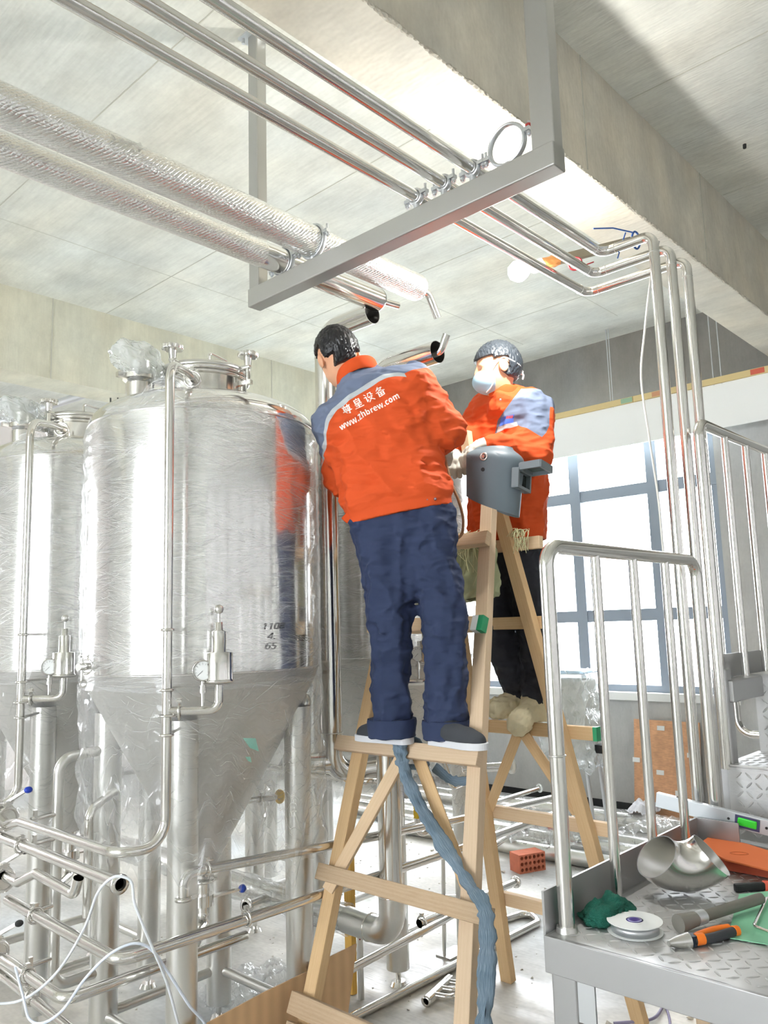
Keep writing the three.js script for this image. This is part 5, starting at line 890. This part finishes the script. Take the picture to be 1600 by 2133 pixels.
  part(t, 'collar_button', new THREE.SphereGeometry(.006, 10, 8).translate(...A3(HP(-.072, -.165, .03))), M.satin);
  const cover = std({ color: hex('#d9cfae'), roughness: .85, bumpMap: M.bag.bumpMap, bumpScale: .01 });
  const sc = (a, heel, toe) => part(t, 'shoe_cover', crumple(netsOf([[[a[0], 1.235, a[2]], heel, .076, .05], [heel, toe, .052, .046], [[a[0], 1.235, a[2]], toe, .06, .046]], .012, .007, (r, x, y, z) => Math.max(r, x > 3.075 ? 1.1645 - y : -1)), .006, 22), cover, 'crumpled cream shoe cover');
  sc(ankN, [3.20, 1.215, -2.01], [3.045, 1.165, -2.045]); sc(ankF, [3.27, 1.215, -2.13], [3.14, 1.21, -2.22]);
  settle(t);
}

// ---------------------------------------------------------------- loose things on the floor
{
  const card = std({ map: dataTex(256, 256, (u, v) => { const k = 1 + .05 * fbm(u, v, 6, 3, 3) + .03 * Math.sin(u * 120); return [.80 * k, .66 * k, .50 * k]; }), roughness: .9 });
  const t = thing('cardboard_sheet', 'brown cardboard sheet standing in front of the tank legs', 'cardboard');
  const s = new THREE.Shape(); s.moveTo(1.58, 0); s.lineTo(2.16, 0); s.lineTo(2.16, .352); s.lineTo(1.9, .345); s.lineTo(1.58, .322); s.closePath();
  part(t, 'panel', new THREE.ExtrudeGeometry(s, { depth: .005, bevelEnabled: false }).translate(0, 0, -2.40), card);
  const s2 = new THREE.Shape(); s2.moveTo(2.165, 0); s2.lineTo(2.30, 0); s2.lineTo(2.385, .36); s2.lineTo(2.165, .352); s2.closePath();
  part(t, 'flap', new THREE.ExtrudeGeometry(s2, { depth: .005, bevelEnabled: false }).translate(0, 0, -2.425), card); settle(t);
}
{
  const b = new THREE.Shape(); b.moveTo(-.10, 0); b.lineTo(.10, 0); b.lineTo(.10, .115); b.lineTo(-.10, .115); b.closePath();
  for (let i = 0; i < 6; i++) for (let j = 0; j < 3; j++) { const h = new THREE.Path(); h.absarc(-.08 + i * .032, .022 + j * .036, .0115, 0, Math.PI * 2, true); b.holes.push(h); }
  const t = thing('hollow_brick', 'red hollow brick with three rows of holes on the floor', 'brick');
  const tf = g => g.rotateY(-.4).translate(4.66, 0, -3.12);
  part(t, 'brick_body', tf(new THREE.ExtrudeGeometry(b, { depth: .115, bevelEnabled: false, curveSegments: 6 }).translate(0, 0, -.0575)), std({ map: dataTex(128, 128, (u, v) => { const k = 1 + .12 * fbm(u, v, 12, 3, 8); return [.80 * k, .47 * k, .36 * k]; }), roughness: .95 }));
  part(t, 'rear_face', tf(box(-.099, .001, -.0570, .099, .114, -.0555)), std({ color: hex('#8a4b38'), roughness: 1 })); settle(t);
}
// long pipes lying by the window wall
[[4.86, -4.6, -2.2, .05, M.satin, 'nearest long pipe lying on the floor behind the brick'], [5.12, -5.2, -1.9, .06, M.steel, 'second long pipe lying on the floor by the windows'], [5.36, -5.4, -1.8, .055, M.satin, 'third long pipe lying on the floor by the windows'], [5.90, -5.5, -1.6, .07, M.steel, 'thick pipe lying nearest the window wall']].forEach(([x, z0, z1, r, m, label], i) => {
  const t = thing('stock_pipe', label, 'pipe', 'long stock pipes on the floor'); part(t, 'tube', cyl([x, r, z0], [x + .1, r, z1], r, r, 24, true), m); part(t, 'inner_wall', cyl([x, r, z0], [x + .1, r, z1], r * .93, r * .93, 24, true), m);
  if (i !== 0) part(t, 'film_sleeve', crumple(new THREE.CylinderGeometry(r * 1.12, r * 1.12, z1 - z0 - .3, 24, 60, true).rotateX(Math.PI / 2), .006, 9).translate(x + .05, r * 1.05, (z0 + z1) / 2), M.haze, 'clear film sleeve'); settle(t);
});
[[[5.0, .14, -3.42], [4.25, .10, -3.30], 'short pipe with a white ferrule lying across the stock pipes'], [[6.0, .22, -3.86], [5.2, .13, -4.1], 'pipe with a collar pointing at the window wall'], [[5.25, .16, -3.48], [4.5, .14, -3.42], 'short pipe lying beside the ferrule pipe']].forEach(([a, b, label]) => { const t = thing('offcut_pipe', label, 'pipe', 'pipe offcuts'); part(t, 'tube', cyl(a, b, .02, .02, 16), M.steel); part(t, 'ferrule', flange(a, v3(a).sub(v3(b)), .036), M.white); settle(t); });
single('pipe_offcut', pipe([[4.02, .02, -2.92], [3.75, .02, -3.3]], .02, .04, 16), M.satin, 'short grey pipe lying left of the brick', 'pipe');
{ const t = thing('outlet_branch', 'horizontal pipe with a white flanged end behind the ladder', 'pipe'); part(t, 'tube', pipe([[3.35, .87, -2.62], [3.62, .86, -2.50]], .022, .04, 18, false), M.steel); part(t, 'inner_wall', pipe([[3.35, .87, -2.62], [3.632, .86, -2.4945]], .017, .04, 18, false), M.steel); part(t, 'ferrule', aim(lathe([[.02, 0], [.04, 0], [.04, .012], [.018, .014]], 24), [3.62, .86, -2.50], [.91, -.03, .41]), M.white); settle(t); }
{ const t = thing('loop_pipe', 'rectangular loop of bent pipe hanging behind the step', 'pipe'); part(t, 'tube', pipe([[2.95, 1.02, -2.42], [3.0, .86, -2.40], [3.32, .86, -2.46], [3.32, 1.14, -2.48], [3.22, 1.2, -2.52]], .014, .05, 14), M.steel); settle(t); }
// plastic sheets
const sheetGeo = (w, d, amp, f) => { const g = new THREE.PlaneGeometry(w, d, 48, 40).rotateX(-Math.PI / 2), p = g.attributes.position; for (let i = 0; i < p.count; i++) { const x = p.getX(i), z = p.getZ(i), e = Math.max(Math.abs(x) / w, Math.abs(z) / d) * 2; p.setY(i, .004 + amp * Math.pow(Math.abs(n2(x * f, z * f)), .8) * (1 - .7 * smooth(.7, 1, e)) + amp * .3 * Math.abs(n2(x * f * 3, z * f * 3))); p.setX(i, x * (1 + .15 * n2(z * 3, 1))); p.setZ(i, z * (1 + .15 * n2(x * 3, 5))); } g.computeVertexNormals(); return g; };
[[5.05, .105, -3.2, .7, .6, .16, 'clear crumpled plastic sheet heaped on the stock pipes'], [5.55, .125, -2.5, .6, .7, .10, 'clear plastic sheet lying beside the plywood panel'], [2.40, .003, -3.06, .5, .36, .09, 'clear plastic sheet lying behind the cardboard'], [3.95, .003, -2.1, .22, .16, .05, 'small scrap of clear plastic on the floor']].forEach(([x, y, z, w, d, a, label]) => single('plastic_sheet', sheetGeo(w, d, a, 4).translate(x, y, z), M.haze, label, 'plastic sheet', 'loose plastic sheets'));
single('red_scrap', crumple(new RoundedBoxGeometry(.10, .035, .06, 4, .01), .01, 20).rotateY(.4).translate(5.0, .21, -3.13), std({ color: hex('#cf5f55'), roughness: .9 }), 'small red plastic scrap on the plastic sheet', 'scrap');
// plywood panel with socket plates, leaning on the window wall
{
  const t = thing('plywood_panel', 'orange brown plywood panel with white socket plates leaning on the wall', 'panel');
  const g = box(-.006, 0, -.27, .006, .80, .27).rotateZ(-.14); g.translate(6.22, .003, -2.86);
  part(t, 'board', g, std({ map: dataTex(256, 256, (u, v) => { const k = 1 + .10 * fbm(u, v, 5, 4, 9) + .08 * tile(u, (v * 6) % 1, 12, 4); return [.80 * k, .61 * k, .46 * k]; }), roughness: .75 }));
  for (const [z, y] of [[-.25, .48], [-.24, .10], [-.04, .74], [-.05, .40], [.10, .26], [.2, .55]]) part(t, 'socket_plate', box(-.012, y - .018, z - .03, -.005, y + .018, z + .03).rotateZ(-.14).translate(6.22, .003, -2.86), M.white);
  settle(t);
  single('white_sheet', crumple(sheetGeo(.3, .2, .09, 5), .004, 10).translate(6.06, .13, -2.95), std({ color: hex('#e6e6ea'), roughness: .8, side: THREE.DoubleSide }), 'white foam sheet at the foot of the plywood panel', 'sheet');
}
// machine wrapped in bubble film near the window
{
  const t = thing('wrapped_machine', 'machine on thin legs wrapped in bubble film under the window', 'machine');
  part(t, 'core', rbox(5.52, .62, -3.46, 5.78, 1.16, -3.14, .02), std({ color: hex('#b9b7ae'), roughness: .6 }));
  const w = new THREE.BoxGeometry(.34, .70, .42, 16, 32, 18); crumple(w, .03, 8); part(t, 'bubble_wrap', w.translate(5.65, .86, -3.30), M.bag, 'clear bubble wrap'); part(t, 'blue_lid', crumple(new RoundedBoxGeometry(.3, .03, .34, 3, .01), .006, 12).translate(5.65, 1.215, -3.3), std({ color: hex('#b8cfe0'), roughness: .5 }));
  for (const [x, z] of [[5.55, -3.42], [5.75, -3.42], [5.55, -3.16], [5.75, -3.16]]) part(t, 'leg', cyl([x, 0, z + (z > -3.3 ? .05 : -.03)], [x, .62, z], .014, .014, 12), M.galv);
  part(t, 'socket_box', box(5.60, .62, -3.10, 5.66, .68, -3.04), M.black); settle(t);
}
// small things near the legs
{ const t = thing('rod_stand', 'pair of thin steel rods standing on the floor with a red cap', 'stand'); part(t, 'rod', cyl([3.24, 0, -2.68], [3.27, .47, -2.69], .010, .010, 10), M.satin); part(t, 'rod', cyl([3.32, 0, -2.65], [3.34, .47, -2.66], .010, .010, 10), M.satin); part(t, 'foot', box(3.21, 0, -2.71, 3.36, .008, -2.62), M.satin); part(t, 'cap', cyl([3.34, .46, -2.66], [3.342, .50, -2.66], .012, .012, 10), std({ color: hex('#b0303e'), roughness: .5 })); settle(t); }
{ const t = thing('loop_manifold', 'small pipe manifold with wavy branches lying on the floor', 'pipe fitting'); part(t, 'body', cyl([2.77, .025, -2.40], [3.0, .025, -2.455], .022, .022, 16, true), M.steel); part(t, 'inner_wall', cyl([2.77, .025, -2.40], [3.0, .025, -2.455], .013, .013, 16, true), M.steel); part(t, 'end_ring', flange([2.77, .025, -2.40], [-.97, 0, .23], .022), M.steel); for (const k of [0, 1, 2]) part(t, 'branch', pipe([[2.83 + k * .07, .03, -2.40 - k * .017], [2.85 + k * .07, .03, -2.34 - k * .017], [2.89 + k * .07, .02, -2.36 - k * .017], [2.90 + k * .07, .02, -2.31 - k * .017]], .012, .02, 10), M.steel); settle(t); }
{ const t = thing('handwheel_valve', 'small valve with a dark red handwheel near the floor elbow', 'valve'), c = V(2.60, .30, -2.62); part(t, 'handwheel', [new THREE.TorusGeometry(.028, .004, 8, 24).rotateY(.8).translate(c.x, c.y, c.z)], std({ color: hex('#8e2b3c'), roughness: .5 })); part(t, 'spokes', [bar([c.x - .018, c.y - .018, c.z + .018], [c.x + .018, c.y + .018, c.z - .018], .006, .004), bar([c.x - .018, c.y + .018, c.z + .018], [c.x + .018, c.y - .018, c.z - .018], .006, .004)], M.satin); part(t, 'stem', [cyl([c.x, c.y, c.z], [c.x + .05, c.y, c.z - .05], .006, .006, 8), cyl([c.x + .05, 0, c.z - .05], [c.x + .05, c.y + .02, c.z - .05], .014, .014, 12)], M.satin); settle(t); }
{ const t = thing('ball_valve', 'ball valve with a blue and yellow lever beside the leg', 'valve'), c = V(2.98, .80, -2.60); part(t, 'body', [cyl([c.x, c.y - .12, c.z], [c.x, c.y + .05, c.z], .016, .016, 14), new THREE.SphereGeometry(.024, 14, 12).translate(c.x, c.y - .03, c.z), pipe([[c.x, c.y - .11, c.z], [c.x, c.y - .17, c.z], [c.x + .06, c.y - .17, c.z + .02], [c.x + .06, c.y - .08, c.z + .02]], .012, .03, 12)], M.steel); part(t, 'lever', bar([c.x - .03, c.y - .02, c.z + .02], [c.x - .035, c.y + .06, c.z + .02], .02, .006), std({ color: hex('#2848b8'), roughness: .4 }), 'blue lever'); part(t, 'lever_sleeve', bar([c.x - .03, c.y - .09, c.z + .02], [c.x - .03, c.y - .02, c.z + .02], .024, .01), std({ color: hex('#e5bf2e'), roughness: .5 }), 'yellow sleeve'); settle(t); }
single('timber_prop', bar([2.66, 0, -2.74], [2.72, .62, -2.80], .045, .03, V(0, 0, 1), .003), wood([.80, .62, .28], [.88, .70, .36], 88), 'short yellow timber prop standing behind the floor elbow', 'timber');
// cables
single('white_cable', sweep(spline([[1.110, .472, -2.756], [1.170, .480, -2.689], [1.211, .572, -2.552], [1.227, .739, -2.395], [1.219, .876, -2.285], [1.240, .912, -2.237], [1.270, .899, -2.211], [1.278, .839, -2.200], [1.309, .750, -2.185], [1.387, .597, -2.207], [1.454, .443, -2.242], [1.517, .306, -2.277], [1.56, .1, -2.3], [1.6, .006, -2.2]], 110), .0042, 8), std({ color: hex('#e2e6ea'), roughness: .45 }), 'white cable looped over the open pipe end', 'cable');
single('white_cable', sweep(spline([[1.153, .584, -2.686], [1.154, .516, -2.625], [1.147, .474, -2.566], [1.149, .480, -2.489], [1.163, .539, -2.387], [1.192, .640, -2.305], [1.237, .708, -2.242], [1.288, .723, -2.214], [1.330, .701, -2.202], [1.390, .618, -2.200], [1.472, .496, -2.211], [1.543, .406, -2.227], [1.58, .2, -2.24], [1.62, .006, -2.15]], 110), .0042, 8), std({ color: hex('#dfe6f2'), roughness: .45 }), 'white cable making the lower wide loop', 'cable');
single('purple_cable', sweep(spline([[3.40, .006, -2.1], [3.46, .006, -1.99], [3.51, .006, -1.92], [3.43, .006, -1.75], [3.42, .006, -1.66], [3.26, .006, -1.55], [3.1, .006, -1.5], [2.9, .006, -1.6]], 60), .005, 8), std({ color: hex('#7b7396'), roughness: .6 }), 'dull purple cable lying on the floor behind the platform leg', 'cable');
single('purple_cable', sweep(spline([[3.12, .012, -1.72], [3.25, .012, -1.62], [3.45, .014, -1.63], [3.6, .006, -1.5], [3.8, .006, -1.4]], 50), .006, 8), std({ color: hex('#8a84a0'), roughness: .6 }), 'second grey purple cable crossing the first', 'cable');
{ const t = thing('tool_crate', 'small open wooden crate on the floor under the platform', 'crate'); for (const [a, b] of [[[3.30, 0, -1.46], [3.31, .16, -1.18]], [[3.60, 0, -1.46], [3.61, .16, -1.18]], [[3.31, 0, -1.465], [3.60, .16, -1.455]], [[3.31, 0, -1.185], [3.60, .16, -1.175]]]) part(t, 'side_board', box(...a, ...b), M.wood[2]); part(t, 'bottom_board', box(3.31, 0, -1.455, 3.60, .012, -1.185), M.wood[2]); settle(t);
  single('paint_pack', rbox(3.36, .013, -1.43, 3.5, .22, -1.30, .01), std({ color: hex('#dfe3e2'), roughness: .7 }), 'white packet standing in the wooden crate', 'packet'); }
{ const dust = []; for (let k = 0; k < 700; k++) { const x = rnd(1.6, 6.2), z = rnd(-4.2, -1.2), s = rnd(.003, .011) * (rnd() < .06 ? 2.2 : 1); const g = new THREE.TetrahedronGeometry(s, 0).rotateX(rnd(0, 3)).rotateY(rnd(0, 3)).scale(1, .5, 1).translate(x, s * .2, z); dust.push(plain(g)); }
  const d = single('debris', mergeGeometries(dust), std({ color: hex('#b9b3a6'), roughness: 1 }), 'grey grit and chips scattered over the floor', 'debris'); d.userData.kind = 'stuff'; }
single('welding_lead', sweep(spline([[2.50, 2.30, -1.98], [2.50, 2.16, -1.945], [2.515, 2.08, -1.92], [2.53, 2.01, -1.915], [2.53, 1.95, -1.93], [2.50, 1.93, -1.97], [2.46, 1.96, -2.06]], 40), .006, 8), std({ color: hex('#9a6f4c'), roughness: .6 }), 'brown cable hanging in a loop between the two men', 'cable');
renderer.render(scene, camera);
